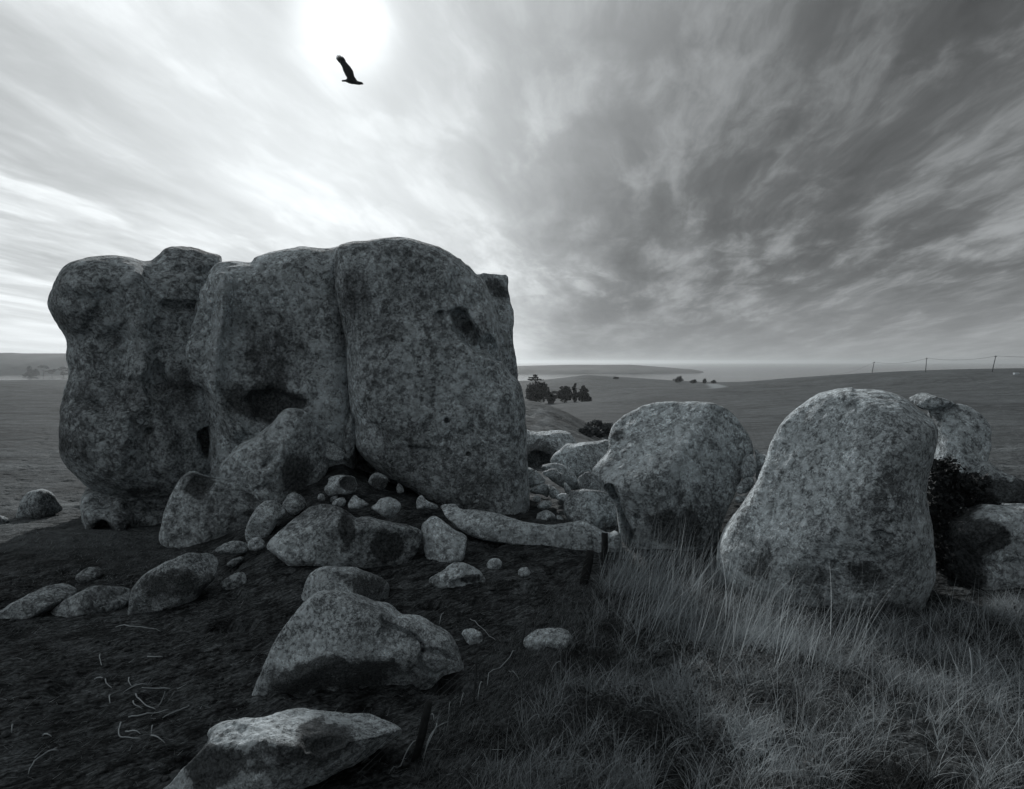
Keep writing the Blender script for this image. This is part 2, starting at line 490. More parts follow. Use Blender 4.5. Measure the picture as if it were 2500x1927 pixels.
def blade_mat(name, lo, hi, transl=.32):
    m, n, b, out = new_mat(name)
    at_ = n.node('ShaderNodeAttribute', attribute_name='shade').outputs['Fac']
    c = n.grey(n.lin(at_, 0, 1, lo, hi), TINT)
    n.link(c, b.inputs['Base Color']); b.inputs['Roughness'].default_value = .7
    tr = n.node('ShaderNodeBsdfTranslucent'); n.link(c, tr.inputs['Color'])
    mx = n.node('ShaderNodeMixShader'); mx.inputs[0].default_value = transl
    n.link(b.outputs[0], mx.inputs[1]); n.link(tr.outputs[0], mx.inputs[2]); n.link(mx.outputs[0], out.inputs[0])
    return m

def ground_mat():
    m, n, b, out = new_mat('trampled soil and pasture')
    co = n.node('ShaderNodeTexCoord').outputs['Object']
    pas = n.node('ShaderNodeAttribute', attribute_name='pasture').outputs['Fac']
    trk = n.node('ShaderNodeAttribute', attribute_name='worn').outputs['Fac']
    big = n.noise(co, .05, 6, .6).outputs[0]
    b2 = n.noise(co, .6, 6, .65).outputs[0]
    mid = n.noise(co, 5, 8, .7).outputs[0]
    fine = n.noise(co, 38, 6, .75).outputs[0]
    x, y, z = n.sep(co)
    lines = n.noise(n.comb(n.m('MULTIPLY', x, .05), n.m('MULTIPLY', y, .05), n.m('MULTIPLY', z, .9)), 1.0, 4, .6).outputs[0]
    lay = n.noise(n.comb(n.m('ADD', n.m('MULTIPLY', x, 4.0), n.m('MULTIPLY', y, 3.2)), n.m('ADD', n.m('MULTIPLY', x, -22.0), n.m('MULTIPLY', y, 27.0)), 0.0), 1.0, 4, .6).outputs[0]
    hoz = n.noise(n.comb(n.m('MULTIPLY', x, .10), n.m('MULTIPLY', y, .45), 0.0), 1.0, 6, .7).outputs[0]
    soil = n.m('MULTIPLY', n.lin(fine, .35, .65, .012, .085), n.m('MULTIPLY', n.lin(b2, .35, .65, .7, 1.3), n.m('MULTIPLY', n.ss(mid, .38, .62, .45, 1.5), n.ss(lay, .36, .64, .45, 1.6))))
    turf = n.m('MULTIPLY', n.lin(mid, .25, .75, .04, .13), n.m('MULTIPLY', n.lin(big, .3, .7, .8, 1.2), n.m('MULTIPLY', n.lin(b2, .3, .7, .65, 1.35), n.m('MULTIPLY', n.lin(hoz, .35, .65, .7, 1.3), n.lin(lines, .3, .7, .85, 1.15)))))
    c = n.mix(pas, soil, turf)
    c = n.mix(trk, c, .26)
    n.link(n.grey(c, TINT), b.inputs['Base Color'])
    b.inputs['Specular IOR Level'].default_value = .05
    bn = n.node('ShaderNodeBump'); bn.inputs['Strength'].default_value = .9; bn.inputs['Distance'].default_value = .03
    hh = n.m('ADD', n.m('MULTIPLY', mid, .6), n.m('MULTIPLY', fine, .45))
    n.link(hh, bn.inputs['Height'])
    bn2 = n.node('ShaderNodeBump'); bn2.inputs['Strength'].default_value = .55; bn2.inputs['Distance'].default_value = 1.2
    n.link(b2, bn2.inputs['Height']); n.link(bn.outputs[0], bn2.inputs['Normal'])
    n.link(bn2.outputs[0], b.inputs['Normal'])
    return m
M_GROUND = ground_mat()

# ------------------------------------------------------------------ ground sheet
azf = np.radians(np.arange(-46, 46.01, .2))
azr = np.radians(np.concatenate([np.arange(-180, -46, 4.0), np.arange(50, 180, 4.0)]))
AZ = np.sort(np.concatenate([azf, azr]))
RR = np.concatenate([[.05], np.exp(np.arange(math.log(.5), math.log(1.3), .12)), np.exp(np.arange(math.log(1.3), math.log(26), .0062)),
                     np.exp(np.arange(math.log(26), math.log(520), .018)), np.exp(np.linspace(math.log(530), math.log(14500), 24))])
ga, gr = np.meshgrid(AZ, RR, indexing='ij')
gx, gy = (gr * np.sin(ga)).ravel(), (gr * np.cos(ga)).ravel()
gz = hg(gx, gy)
na, nr = len(AZ), len(RR)
I = np.arange(na * nr).reshape(na, nr)
I2 = np.concatenate([I, I[:1]], 0)
gq = np.stack([I2[:-1, :-1].ravel(), I2[:-1, 1:].ravel(), I2[1:, 1:].ravel(), I2[1:, :-1].ravel()], 1)

# trodden bare soil near the rocks, pasture beyond
grr = gr.ravel()
pw = np.stack([gx, gy, np.zeros_like(gx)], 1)
wob = fbm(pw, .5, 3) * 1.6
pas = smooth(grr + wob, 8.2, 12.5)
pas = np.maximum(pas, smooth(gx - .35 * gy + wob * .35, .1, 1.0) * .15 * (1 - smooth(grr, 5.5, 8.0)))
left = smooth(-gx - (.44 * gy + .15) + wob * .15, 0, .9) * smooth(gy, 6.6, 8.4)
pas = np.maximum(pas, left)
worn = np.zeros_like(gx)
def wear(pts, wid, amt, lo, hi):
    P = []
    for q in pts:
        h, D = ground_hit(q[0], q[1], lo, hi); P.append(h[:2])
    P = catmull(P, 6, False)
    m = (grr > lo * .6) & (grr < hi * 1.4)
    d = seg_dist(np.stack([gx[m], gy[m]], 1), P, False)
    worn[m] = np.maximum(worn[m], amt * (1 - smooth(d, wid * .4, wid)))
wear(C('t', 1930, 312, 1965, 330, 2000, 350, 1972, 364), 5.0, .8, 200, 470)
wear(C('t', 80, 630, 160, 620, 240, 590, 265, 575), .35, .45, 20, 45)
wear(C('t', 180, 770, 240, 710, 300, 670, 350, 630), .3, .4, 20, 45)
wear(C('t', 300, 720, 360, 770, 420, 790, 520, 800), .3, .3, 20, 45)
ground = mesh_np('ground', np.stack([gx, gy, gz], 1), gq[:, ::-1], M_GROUND, attrs={'pasture': pas, 'worn': worn})
tag(ground, 'dark trampled soil running out into rolling grey pasture', 'ground', kind='structure')

# ------------------------------------------------------------------ sea, headland, spit
def sea_mat():
    m, n, b, out = new_mat('sea water')
    co = n.node('ShaderNodeTexCoord').outputs['Object']
    x, y, z = n.sep(co)
    n1 = n.noise(n.comb(n.m('MULTIPLY', x, .006), n.m('MULTIPLY', y, .02), 0.0), 1.0, 7, .7).outputs[0]
    n2 = n.noise(n.comb(n.m('MULTIPLY', x, .0012), n.m('MULTIPLY', y, .007), 3.0), 1.0, 6, .6).outputs[0]
    foam = n.ss(n2, .60, .68)
    n.link(n.grey(n.mix(foam, .05, .55), TINT), b.inputs['Base Color'])
    b.inputs['Roughness'].default_value = .14
    b.inputs['Specular IOR Level'].default_value = .5
    b.inputs['IOR'].default_value = 1.33
    bn = n.node('ShaderNodeBump'); bn.inputs['Strength'].default_value = .10; bn.inputs['Distance'].default_value = 3.0
    n.link(n1, bn.inputs['Height']); n.link(bn.outputs[0], b.inputs['Normal'])
    return m
sa_ = np.radians(np.arange(0, 360, 6)); sr_ = np.array([380, 800, 1600, 3200, 6000, 10000, 14500])
sg, srr = np.meshgrid(sa_, sr_, indexing='ij')
SI = np.arange(sg.size).reshape(sg.shape); SI2 = np.concatenate([SI, SI[:1]], 0)
sq = np.stack([SI2[:-1, :-1].ravel(), SI2[1:, :-1].ravel(), SI2[1:, 1:].ravel(), SI2[:-1, 1:].ravel()], 1)
sea = mesh_np('sea', np.stack([(srr * np.sin(sg)).ravel(), (srr * np.cos(sg)).ravel(), np.full(sg.size, SEA_Z)], 1), sq, sea_mat())
tag(sea, 'pale glinting sea reaching to the hazy horizon', 'sea', kind='structure')

def ridge(name, prof, Dn, depth, mat, amp, seed, label):
    """land mass: prof = [(px, top py, front depth D)], real slopes front and back"""
    P = np.array(prof, float)
    n = 220; xs = np.linspace(P[0, 0], P[-1, 0], n)
    tops = np.interp(xs, P[:, 0], P[:, 1]); Ds = np.interp(xs, P[:, 0], P[:, 2])
    m = 26; V = []
    for i in range(n):
        Dtop = Ds[i] + depth * .45
        ztop = at(xs[i], tops[i], Dtop)[2]
        r = ray(xs[i], 900)
        for k in range(m):
            t = k / (m - 1)
            D = Ds[i] + depth * t
            prof_z = math.sin(min(t / .45, 1) * math.pi / 2) ** .8 if t < .45 else math.cos((t - .45) / .55 * math.pi / 2)
            z = SEA_Z - 3 + (ztop - SEA_Z + 3) * max(prof_z, 0)
            V.append((r[0] / r[1] * D, D, z, prof_z))
    V = np.array(V)
    p = np.stack([V[:, 0], V[:, 1], np.zeros(len(V)) + seed], 1)
    V[:, 2] += amp * fbm(p, .012, 4) * np.sin(np.pi * np.clip(V[:, 3], 0, 1)) 
    J = np.arange(n * m).reshape(n, m)
    q = np.stack([J[:-1, :-1].ravel(), J[1:, :-1].ravel(), J[1:, 1:].ravel(), J[:-1, 1:].ravel()], 1)
    o = mesh_np(name, V[:, :3], q, mat)
    return tag(o, label, 'hills', kind='structure')
def hill_mat(name, lo, hi):
    m, n, b, out = new_mat(name)
    co = n.node('ShaderNodeTexCoord').outputs['Object']
    a = n.noise(co, .012, 8, .65).outputs[0]
    n.link(n.grey(n.lin(a, .3, .7, lo, hi), TINT), b.inputs['Base Color'])
    bn = n.node('ShaderNodeBump'); bn.inputs['Strength'].default_value = .5; bn.inputs['Distance'].default_value = 8
    n.link(a, bn.inputs['Height']); n.link(bn.outputs[0], b.inputs['Normal'])
    return m
M_HILL = hill_mat('far headland scrub', .04, .09)
ridge('headland', [(-500, 858, 1250), (0, 862, 1270), (28, 861.5, 1270), (60, 863, 1270), (160, 863, 1280), (500, 872, 1300), (900, 886, 1320), (1265, 893.5, 1340),
                   (1330, 892, 1345), (1400, 890.5, 1350), (1480, 891, 1355), (1540, 890.5, 1360), (1600, 895, 1370), (1660, 900, 1390), (1690, 902, 1400), (1705, 904.5, 1405), (1718, 909, 1410), (1728, 913.5, 1415)],
      1300, 420, M_HILL, 6, 1.0, 'long low headland lying across the bay behind the rocks')
ridge('spit', [(52, 922.5, 1040), (66, 920.5, 1040), (120, 920.0, 1040), (200, 919.5, 1040), (500, 920, 1040), (900, 921, 1050), (1150, 925, 1050)], 1040, 90, M_HILL, .3, 3.0,
      'thin dark spit of land carrying a row of small trees')

# ------------------------------------------------------------------ rocks
def rock(name, outline, mat, T, D=None, base=None, R=None, p=2.4, res=None, feats=(), amp=.02, nscale=2.5, emb=.35, parent=None,
         label=None, cat='boulder', group=None, npx=5, lump=.12, upright=False, seed=None, shift=0.0, back=None, cuts=5):
    """outline traced in photo pixels gives the silhouette in a plane across the view; T = half thickness in metres.
    D = depth of that plane, or found from where the outline's foot meets the ground."""
    O = catmull(outline, npx)
    c = (O.min(0) + O.max(0)) / 2
    rc = ray(c[0], c[1])
    wd = unit(np.array([rc[0], rc[1], 0])) if upright else unit(rc)
    uu = unit(np.cross(wd, [0, 0, 1.0])); vv = np.cross(uu, wd)
    phi = math.asin(-wd[2])
    if D is None:
        if base is None:
            k = np.argmax(O[:, 1]); base = (c[0], O[k, 1])
        g, Dg = ground_hit(base[0], base[1])
        P0 = g + wd * (T * emb)
    else:
        P0 = at(c[0], c[1], D)
    P0 = P0 + wd * shift
    def uv(Q):
        Q = np.asarray(Q, float); out = np.empty((len(Q), 2))
        for i, q in enumerate(Q):
            d = ray(q[0], q[1]); t = ((P0 - CAM) @ wd) / (d @ wd)
            X = CAM + d * t - P0
            out[i] = X @ uu, X @ vv
        return out
    U = uv(O)
    if D is None and emb > 0:
        # the foot goes into the soil
        lo, hi = U[:, 1].min(), U[:, 1].max(); H = hi - lo
        f = np.clip(1 - (U[:, 1] - lo) / (H * .35), 0, 1)
        U[:, 1] -= f * (T * emb * math.tan(phi) + .12 * min(T, H)) * 1.0
    mn, mx = U.min(0), U.max(0)
    dist = (P0 - CAM) @ wd
    if res is None: res = max(dist / 655 * 1.9, max(mx - mn) / 230)
    pad = res * 3
    Tb = back if back else T
    lim_f = T * 1.45
    us = np.arange(mn[0] - pad, mx[0] + pad, res); vs = np.arange(mn[1] - pad, mx[1] + pad, res)
    ws = np.arange(-lim_f - pad, Tb * 1.2 + pad, res)
    gu, gv = np.meshgrid(us, vs, indexing='ij'); Q = np.stack([gu.ravel(), gv.ravel()], 1)
    dd = seg_dist(Q, U, True); dd = np.where(inside(Q, U), dd, -dd).reshape(gu.shape)
    Rm = dd.max()
    Rr = min(R, Rm * .98) if R else Rm * .98
    ds = np.where(dd > 0, blur(np.minimum(dd, Rr), max(2, int(Rm * .10 / res))), dd)
    ds = np.where(dd > 2 * res, ds, dd)
    q = np.clip(1 - ds / Rr, 0, 3)
    sdv = seed if seed is not None else (abs(hash_px(c)) % 97)
    pts3 = np.stack([gu.ravel(), gv.ravel(), np.full(gu.size, sdv * 1.37)], 1)
    size = float(max(mx - mn))
    low = fbm(pts3, 2.6 / size, 3).reshape(gu.shape)
    Tf = T * (1 + lump * 2 * low)
    Fb = Tb * (1 + lump * fbm(pts3 + 31, 2.6 / size, 2).reshape(gu.shape))
    stain_shade = np.zeros(gu.shape); palem = np.zeros(gu.shape)  # dark patches: moss and lichen, plus painted shade of hollows and undersides
    ppm = F_PX / dist
    for ft in feats:
        kind = ft[0]
        if kind in ('crack', 'ridge'):
            L_ = uv(catmull(ft[1], 5, False)); wd_ = ft[2] / ppm
            d1 = seg_dist(Q, L_, False).reshape(gu.shape)
            jit = 1 + .5 * fbm(pts3 + 5, 6.0 / max(wd_ * 10, .05), 2).reshape(gu.shape)
            prof = np.clip(1 - d1 / (wd_ * np.clip(jit, .4, 2)), 0, 1)
            if kind == 'crack': Tf = Tf - ft[3] * prof ** .7
            else: Tf = Tf + ft[3] * prof * prof * (3 - 2 * prof)
        elif kind in ('pit', 'bulge', 'stain_shade', 'pale'):
            (cx_, cy_), rx, ry, amt = ft[1], ft[2], ft[3], ft[4]
            cuv = uv([(cx_, cy_)])[0]
            ang = math.radians(ft[5]) if len(ft) > 5 else 0
            du, dv = gu - cuv[0], gv - cuv[1]
            ru = (du * math.cos(ang) + dv * math.sin(ang)) / (rx / ppm); rv = (-du * math.sin(ang) + dv * math.cos(ang)) / (ry / ppm)
            rr = np.sqrt(ru * ru + rv * rv) + .35 * fbm(pts3 + 11, 2.2 / (min(rx, ry) / ppm) * .5, 3).reshape(gu.shape)
            if kind == 'pit': Tf = Tf - amt * (1 - smooth(rr, .55, 1.05))
            elif kind == 'bulge': Tf = Tf + amt * np.clip(1 - rr * rr, 0, 1) ** .7
            elif kind == 'stain_shade': stain_shade = np.maximum(stain_shade, amt * (1 - smooth(rr, .35, 1.25)))
            else: palem = np.maximum(palem, amt * (1 - smooth(rr, .35, 1.25)))
        elif kind == 'poly':
            L_ = uv(ft[1]); e = ft[3] / ppm
            d1 = seg_dist(Q, L_, True); d1 = np.where(inside(Q, L_), d1, -d1).reshape(gu.shape)
            d1 = d1 + e * .8 * fbm(pts3 + 3, 1.2 / max(e * 4, .02), 2).reshape(gu.shape)
            Tf = Tf - ft[2] * smooth(d1, -e * .3, e)
        elif kind == 'tilt':     # plane tilt of the front: amount per metre along u, v
            Tf = Tf + gu * ft[1] + (gv - (mn[1] + mx[1]) / 2) * ft[2]
        elif kind == 'facet':    # planar cut below a line: (p0,p1) pixels, slope
            a, b_ = uv([ft[1], ft[2]]); nrm = np.array([-(b_ - a)[1], (b_ - a)[0]]); nrm /= np.linalg.norm(nrm)
            s_ = (gu - a[0]) * nrm[0] + (gv - a[1]) * nrm[1]
            Tf = Tf - ft[3] * np.clip(-s_, 0, None)
    Tf = np.clip(Tf, .12 * T, lim_f); Fb = np.clip(Fb, .3 * Tb, Tb * 1.18)
    W = ws[None, None, :]
    side = np.where(W < 0, -W / Tf[:, :, None], W / Fb[:, :, None])
    Fv = (q[:, :, None] ** p + side ** p) ** (1 / p) - 1
    if cuts:
        rc_ = np.random.RandomState(int(sdv) + 3)
        cm = (mn + mx) / 2; hs = (mx - mn) / 2
        Ug = ((gu - cm[0]) / hs[0])[:, :, None]; Vg = ((gv - cm[1]) / hs[1])[:, :, None]; Wg = W / T
        for _ in range(cuts):
            nn = np.array([rc_.uniform(-.8, .8), rc_.uniform(-.55, .9), -rc_.uniform(.45, 1.0)]); nn /= np.linalg.norm(nn)
            Fp = (Ug * nn[0] + Vg * nn[1] + Wg * nn[2]) - rc_.uniform(.66, .84)
            hq = np.clip(.5 + .5 * (Fp - Fv) / .05, 0, 1)
            Fv = Fv + (Fp - Fv) * hq + .05 * hq * (1 - hq)
    V, quads = surface_nets(Fv.astype(np.float32), np.array([us[0], vs[0], ws[0]]), res)
    iu = np.clip(((V[:, 0] - us[0]) / res).round().astype(int), 0, len(us) - 1)
    iv = np.clip(((V[:, 1] - vs[0]) / res).round().astype(int), 0, len(vs) - 1)
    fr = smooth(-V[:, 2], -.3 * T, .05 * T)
    stv, pav = stain_shade[iu, iv] * fr, palem[iu, iv] * fr
    X = P0 + V[:, :1] * uu + V[:, 1:2] * vv + V[:, 2:] * wd
    if np.linalg.det(np.stack([uu, vv, wd])) < 0: quads = quads[:, ::-1]
    # vertex normals for the weathered relief
    nf = np.cross(X[quads[:, 2]] - X[quads[:, 0]], X[quads[:, 3]] - X[quads[:, 1]])
    N = np.zeros_like(X)
    for k in range(4): np.add.at(N, quads[:, k], nf)
    N /= np.linalg.norm(N, axis=1)[:, None] + 1e-12
    ns = nscale
    nz = fbm(X + sdv, ns, 5, .55) + .9 * (-np.abs(fbm(X + sdv + 9, ns * 1.3, 4)))
    X = X + N * (amp * nz)[:, None]
    o = mesh_np(name, X, quads, mat, parent, attrs={'stain_shade': stv, 'pale': pav})
    if label: tag(o, label, cat, group)
    return o

def hash_px(c): return int(c[0] * 7.3 + c[1] * 13.7)

def empty(name, loc, label=None, cat=None, group=None):
    e = bpy.data.objects.new(name, None); e.location = loc; e.empty_display_size = .2
    COL.objects.link(e)
    bpy.context.view_layer.update()
    return tag(e, label, cat, group)

def under(o, root):
    o.parent = root; o.matrix_parent_inverse = root.matrix_world.inverted()
    return o

# --- the tall outcrop
root = empty('rock_outcrop', at(700, 1290, 9.6), 'tall weathered outcrop split by a deep vertical crack into rounded blocks', 'rock outcrop')
S = lambda c, x, y: C(c, x, y)[0]
blkA = rock('rock_block', C('1', 262, 1325, 200, 1275, 130, 1190, 107, 1110, 105, 980, 122, 850, 152, 740, 131, 650, 136, 560, 100, 490, 62, 420, 48, 360, 75, 280, 112, 212, 170, 165, 260, 138,
     360, 128, 450, 136, 555, 160, 600, 135, 650, 98, 720, 85, 800, 90, 870, 112, 936, 132, 950, 190, 1000, 420, 1020, 700, 1000, 1000, 960, 1300, 800, 1390, 600, 1390, 400, 1370), M_LEFT,
     1.25, D=10.15, R=.85, p=2.6, upright=True, amp=.035, nscale=1.6, npx=6, lump=.05, res=.026, seed=3, cuts=0, feats=[
     ('ridge', C('1', 505, 260, 515, 420, 522, 560, 530, 700), 34, .17), ('ridge', C('1', 530, 700, 500, 830, 470, 1000, 440, 1180), 50, .16), ('ridge', C('1', 575, 840, 620, 980, 650, 1150), 40, .12),
     ('pit', S('1', 600, 760), 24, 36, .22), ('pit', S('1', 565, 1005), 7, 6, .12), ('pit', S('1', 855, 1060), 22, 34, .45), ('pit', S('1', 490, 755), 5, 14, .08), ('pit', S('1', 595, 525), 12, 12, .06),
     ('crack', C('1', 165, 868, 230, 875, 300, 885, 375, 915), 11, .13), ('crack', C('1', 640, 412, 720, 418, 810, 418), 10, .16), ('crack', C('1', 80, 335, 150, 365, 245, 388), 16, .10),
     ('crack', C('1', 700, 230, 790, 250, 860, 235), 10, .07), ('crack', C('1', 660, 150, 760, 150, 860, 160, 930, 165), 6, .05), ('crack', C('1', 130, 600, 180, 620, 230, 640), 9, .05),
     ('bulge', S('1', 250, 230), 110, 50, .16), ('bulge', S('1', 160, 400), 60, 60, .14), ('pit', S('1', 170, 500), 60, 40, .08), ('pit', S('1', 330, 650), 110, 60, .16), ('pit', S('1', 330, 820), 100, 40, .12), ('bulge', S('1', 250, 1060), 100, 80, .16),
     ('stain_shade', S('1', 360, 800), 90, 60, .6), ('stain_shade', S('1', 170, 480), 50, 50, .7), ('stain_shade', S('1', 700, 560), 60, 60, .5), ('stain_shade', S('1', 700, 950), 50, 110, .8), ('stain_shade', S('1', 210, 1080), 70, 50, .6), ('stain_shade', S('1', 500, 1320), 130, 30, .8),
     ('pale', S('1', 510, 480), 14, 100, .5), ('pale', S('1', 540, 780), 50, 50, .5)])
rock_parts = [blkA]
blkP = rock('pedestal', C('1', 215, 1390, 260, 1345, 400, 1330, 600, 1330, 800, 1330, 800, 1700, 600, 1720, 400, 1720, 235, 1680, 225, 1560), M_LEFT, .95, D=10.0, R=.35, p=3.0, upright=True, amp=.03, nscale=2.5, lump=.06, seed=5, cuts=0,
     feats=[('pit', C('1', 340, 1530)[0], 24, 36, .3), ('poly', C('1', 420, 1600, 460, 1450, 540, 1560, 530, 1640, 440, 1660), .25, 4), ('ridge', C('1', 400, 1390, 430, 1470, 415, 1580), 30, .25), ('stain_shade', S('1', 340, 1540), 40, 50, .9), ('stain_shade', S('1', 490, 1570), 40, 50, .9), ('crack', C('1', 220, 1370, 450, 1385, 680, 1395), 14, .25)])  # both dark ellipses paint shade into the two recesses
blkB = rock('rock_block', C('1', 905, 1420, 880, 1220, 885, 1050, 862, 930, 835, 850, 790, 810, 755, 720, 737, 640, 735, 590, 762, 540, 800, 450, 820, 380, 838, 300, 870, 262, 880, 215, 915, 172, 960, 158, 1050, 160, 1105, 164, 1130, 138, 1200, 116, 1290, 100, 1370, 85, 1440, 94, 1500, 98, 1560, 88, 1600, 110,
     1625, 300, 1640, 600, 1650, 900, 1650, 1200, 1640, 1450, 1300, 1500, 1000, 1500), M_OUT, 1.25, D=10.25, R=.62, p=2.7, upright=True, amp=.03, nscale=1.8, npx=6, lump=.04, res=.026, seed=8, cuts=0, feats=[
     ('ridge', C('1', 962, 270, 985, 380, 965, 520, 940, 620, 930, 800, 960, 900, 1040, 1010), 26, .19), ('ridge', C('1', 830, 330, 800, 560, 830, 760), 26, .07), ('crack', C('1', 905, 470, 900, 600, 930, 720), 20, .06),
     ('crack', C('1', 885, 232, 930, 205, 1010, 185, 1060, 178), 7, .09), ('crack', C('1', 900, 205, 960, 180, 1020, 178), 5, .06),
     ('pit', S('1', 845, 825), 17, 16, .2), ('pit', S('1', 1230, 890), 60, 46, .30), ('crack', C('1', 1000, 880, 1030, 960, 1055, 1030), 6, .08), ('pit', S('1', 1150, 620), 110, 150, .10),
     ('stain_shade', S('1', 1230, 640), 110, 140, .75), ('stain_shade', S('1', 1150, 860), 100, 60, .9), ('stain_shade', S('1', 1250, 880), 80, 50, 1.0), ('stain_shade', S('1', 1110, 450), 50, 60, .5), ('stain_shade', S('1', 1530, 500), 24, 180, .7),  # strongest dark ellipse paints shade into the hollow
     ('pale', S('1', 1400, 350), 90, 90, .8), ('pale', S('1', 1500, 850), 60, 130, .9), ('pale', S('1', 970, 700), 24, 140, .5), ('pale', S('1', 1450, 1000), 60, 50, .8), ('facet', S('1', 1560, 100), S('1', 1600, 1100), .25)])
blkC = rock('rock_block', C('2', 484, 160, 505, 118, 540, 100, 620, 88, 720, 76, 820, 68, 900, 78, 1000, 108, 1060, 138, 1112, 166, 1130, 172, 1150, 196, 1180, 215, 1210, 250, 1260, 300, 1310, 450, 1335, 600, 1352, 700, 1395, 757, 1432, 806, 1452, 900, 1460, 1000,
     1467, 1150, 1472, 1300, 1475, 1420, 1450, 1485, 1380, 1540, 1200, 1530, 1020, 1450, 880, 1350, 770, 1292, 690, 1240, 645, 1200, 600, 1150, 582, 1090, 584, 1000, 565, 920, 552, 800, 545, 680, 535, 580, 515, 480, 495, 380, 484, 260), M_OUT, 1.2, D=10.3, R=.60, p=2.7, upright=True,
     amp=.03, nscale=1.8, npx=6, lump=.04, res=.026, seed=12, cuts=0, feats=[
     ('poly', C('2', 765, 190, 795, 170, 880, 168, 890, 200, 903, 215, 890, 240, 800, 240), .045, 3), ('poly', C('2', 1068, 460, 1105, 428, 1150, 455, 1190, 530, 1215, 580, 1262, 560, 1290, 600, 1300, 690, 1235, 672, 1160, 622, 1090, 560), .33, 9),
     ('bulge', S('2', 1250, 620), 22, 36, .07), ('ridge', C('2', 1200, 500, 1215, 560, 1210, 610), 12, .05), ('pit', S('2', 1022, 478), 9, 10, .09), ('pit', S('2', 1050, 970), 7, 7, .15), ('pit', S('2', 1434, 985), 9, 14, .2), ('pit', S('2', 1150, 1130), 6, 4, .12), ('pit', S('2', 1268, 712), 6, 4, .1), ('pit', S('2', 1410, 975), 8, 10, .1),
     ('crack', C('2', 875, 1098, 920, 1108, 975, 1112), 5, .07), ('crack', C('2', 690, 1185, 735, 1192), 4, .06), ('crack', C('2', 1010, 590, 1040, 610), 4, .05), ('crack', C('2', 1065, 135, 1110, 180, 1150, 215, 1160, 250), 8, .07), ('crack', C('2', 960, 240, 1020, 235, 1060, 245), 3, .03), ('crack', C('2', 780, 780, 830, 840, 880, 880), 4, .04),
     ('ridge', C('2', 520, 330, 545, 450, 560, 620), 24, .08), ('bulge', S('2', 900, 800), 160, 130, .14), ('pit', S('2', 1180, 350), 60, 70, .12),
     ('stain_shade', S('2', 640, 380), 60, 70, .8), ('stain_shade', S('2', 700, 560), 80, 60, .6), ('stain_shade', S('2', 850, 330), 50, 50, .55), ('stain_shade', S('2', 1130, 1050), 80, 60, .5), ('stain_shade', S('2', 1200, 1220), 120, 50, .6), ('stain_shade', S('2', 1175, 565), 66, 24, .8, -52), ('crack', C('2', 1085, 545, 1160, 620, 1235, 672, 1302, 694), 6, .16), ('stain_shade', S('2', 1120, 185), 30, 30, .8),  # tilted dark ellipse paints shade inside the long cavity
     ('pale', S('2', 880, 620), 110, 60, .9), ('pale', S('2', 950, 830), 110, 80, 1.0), ('pale', S('2', 800, 1200), 90, 50, .5), ('pale', S('2', 1360, 1400), 60, 50, .9), ('pale', S('2', 1300, 470), 40, 40, .6)])
blkE = rock('rock_block', C('2', 1150, 250, 1205, 240, 1270, 233, 1340, 235, 1380, 240, 1388, 300, 1396, 370, 1412, 420, 1414, 480, 1408, 550, 1414, 620, 1428, 700, 1434, 800, 1440, 1000, 1440, 1400, 1200, 1400, 1100, 900, 1100, 400), M_OUT, .75, D=11.3, R=.12, p=4, upright=True, amp=.025, nscale=2.2, npx=5, lump=.05, seed=21,
     feats=[('stain_shade', S('2', 1330, 310), 50, 40, .8), ('tilt', .25, 0)])
blkW = rock('rock_block', C('2', 508, 1200, 515, 1040, 548, 965, 578, 985, 586, 1080, 560, 1200), M_OUT, .2, D=9.6, amp=.015, upright=True, parent=None, p=2.5)
blkK = rock('rock_block', C('1', 1400, 500, 1700, 450, 2000, 500, 2400, 700, 2450, 1300, 2300, 1560, 1500, 1560, 1350, 1000), M_OUT, .5, D=11.4, R=.3, upright=True, amp=.03, nscale=2, cuts=0)
for o in (blkA, blkP, blkB, blkC, blkE, blkW, blkK): under(o, root)

# --- boulders leaning on and lying below the outcrop
rock('boulder', C('1', 940, 1250, 960, 1205, 1010, 1150, 1060, 1105, 1110, 1085, 1165, 1040, 1215, 1000, 1250, 955, 1290, 928, 1345, 922, 1400, 945, 1440, 1000, 1465, 1060, 1490, 1100, 1508, 1170, 1515, 1240, 1480, 1300, 1380, 1400, 1250, 1480, 1050, 1480, 960, 1400), M_OUT, .55, D=8.95, p=2.6, R=.42, upright=True, amp=.025, nscale=2.6,
     feats=[('facet', S('1', 1230, 1330), S('1', 1480, 980), .55), ('crack', C('1', 1180, 1200, 1260, 1130, 1380, 1100, 1470, 1130), 14, .13), ('crack', C('1', 1000, 1300, 1110, 1325, 1200, 1300), 4, .06), ('stain_shade', S('1', 1380, 1230), 70, 60, .8), ('pale', S('1', 1270, 1020), 50, 50, 1.0), ('crack', C('1', 1100, 1110, 1200, 1020), 5, .05)],
     label='wedge-shaped boulder leaning up against the tall outcrop beneath its dark hollow')
rock('boulder', C('1', 628, 1610, 640, 1500, 665, 1420, 700, 1340, 745, 1285, 800, 1262, 880, 1290, 960, 1290, 1040, 1300, 1120, 1325, 1200, 1310, 1240, 1400, 1240, 1560, 1150, 1640, 1000, 1665, 800, 1660, 680, 1640), M_OUT, .6, D=8.45, p=2.6, R=.42, upright=True, amp=.022, nscale=2.6,
     feats=[('pit', S('1', 835, 1310), 34, 26, .35), ('pit', S('1', 975, 1300), 13, 12, .2), ('stain_shade', S('1', 840, 1310), 46, 36, 1.2), ('stain_shade', S('1', 880, 1480), 40, 30, .3), ('crack', C('1', 1000, 1295, 1110, 1325, 1230, 1330), 4, .06)],  # largest dark ellipse paints the hollow's shade over its pit
     label='broad smooth boulder with a black hollow in its top edge below the leaning wedge')
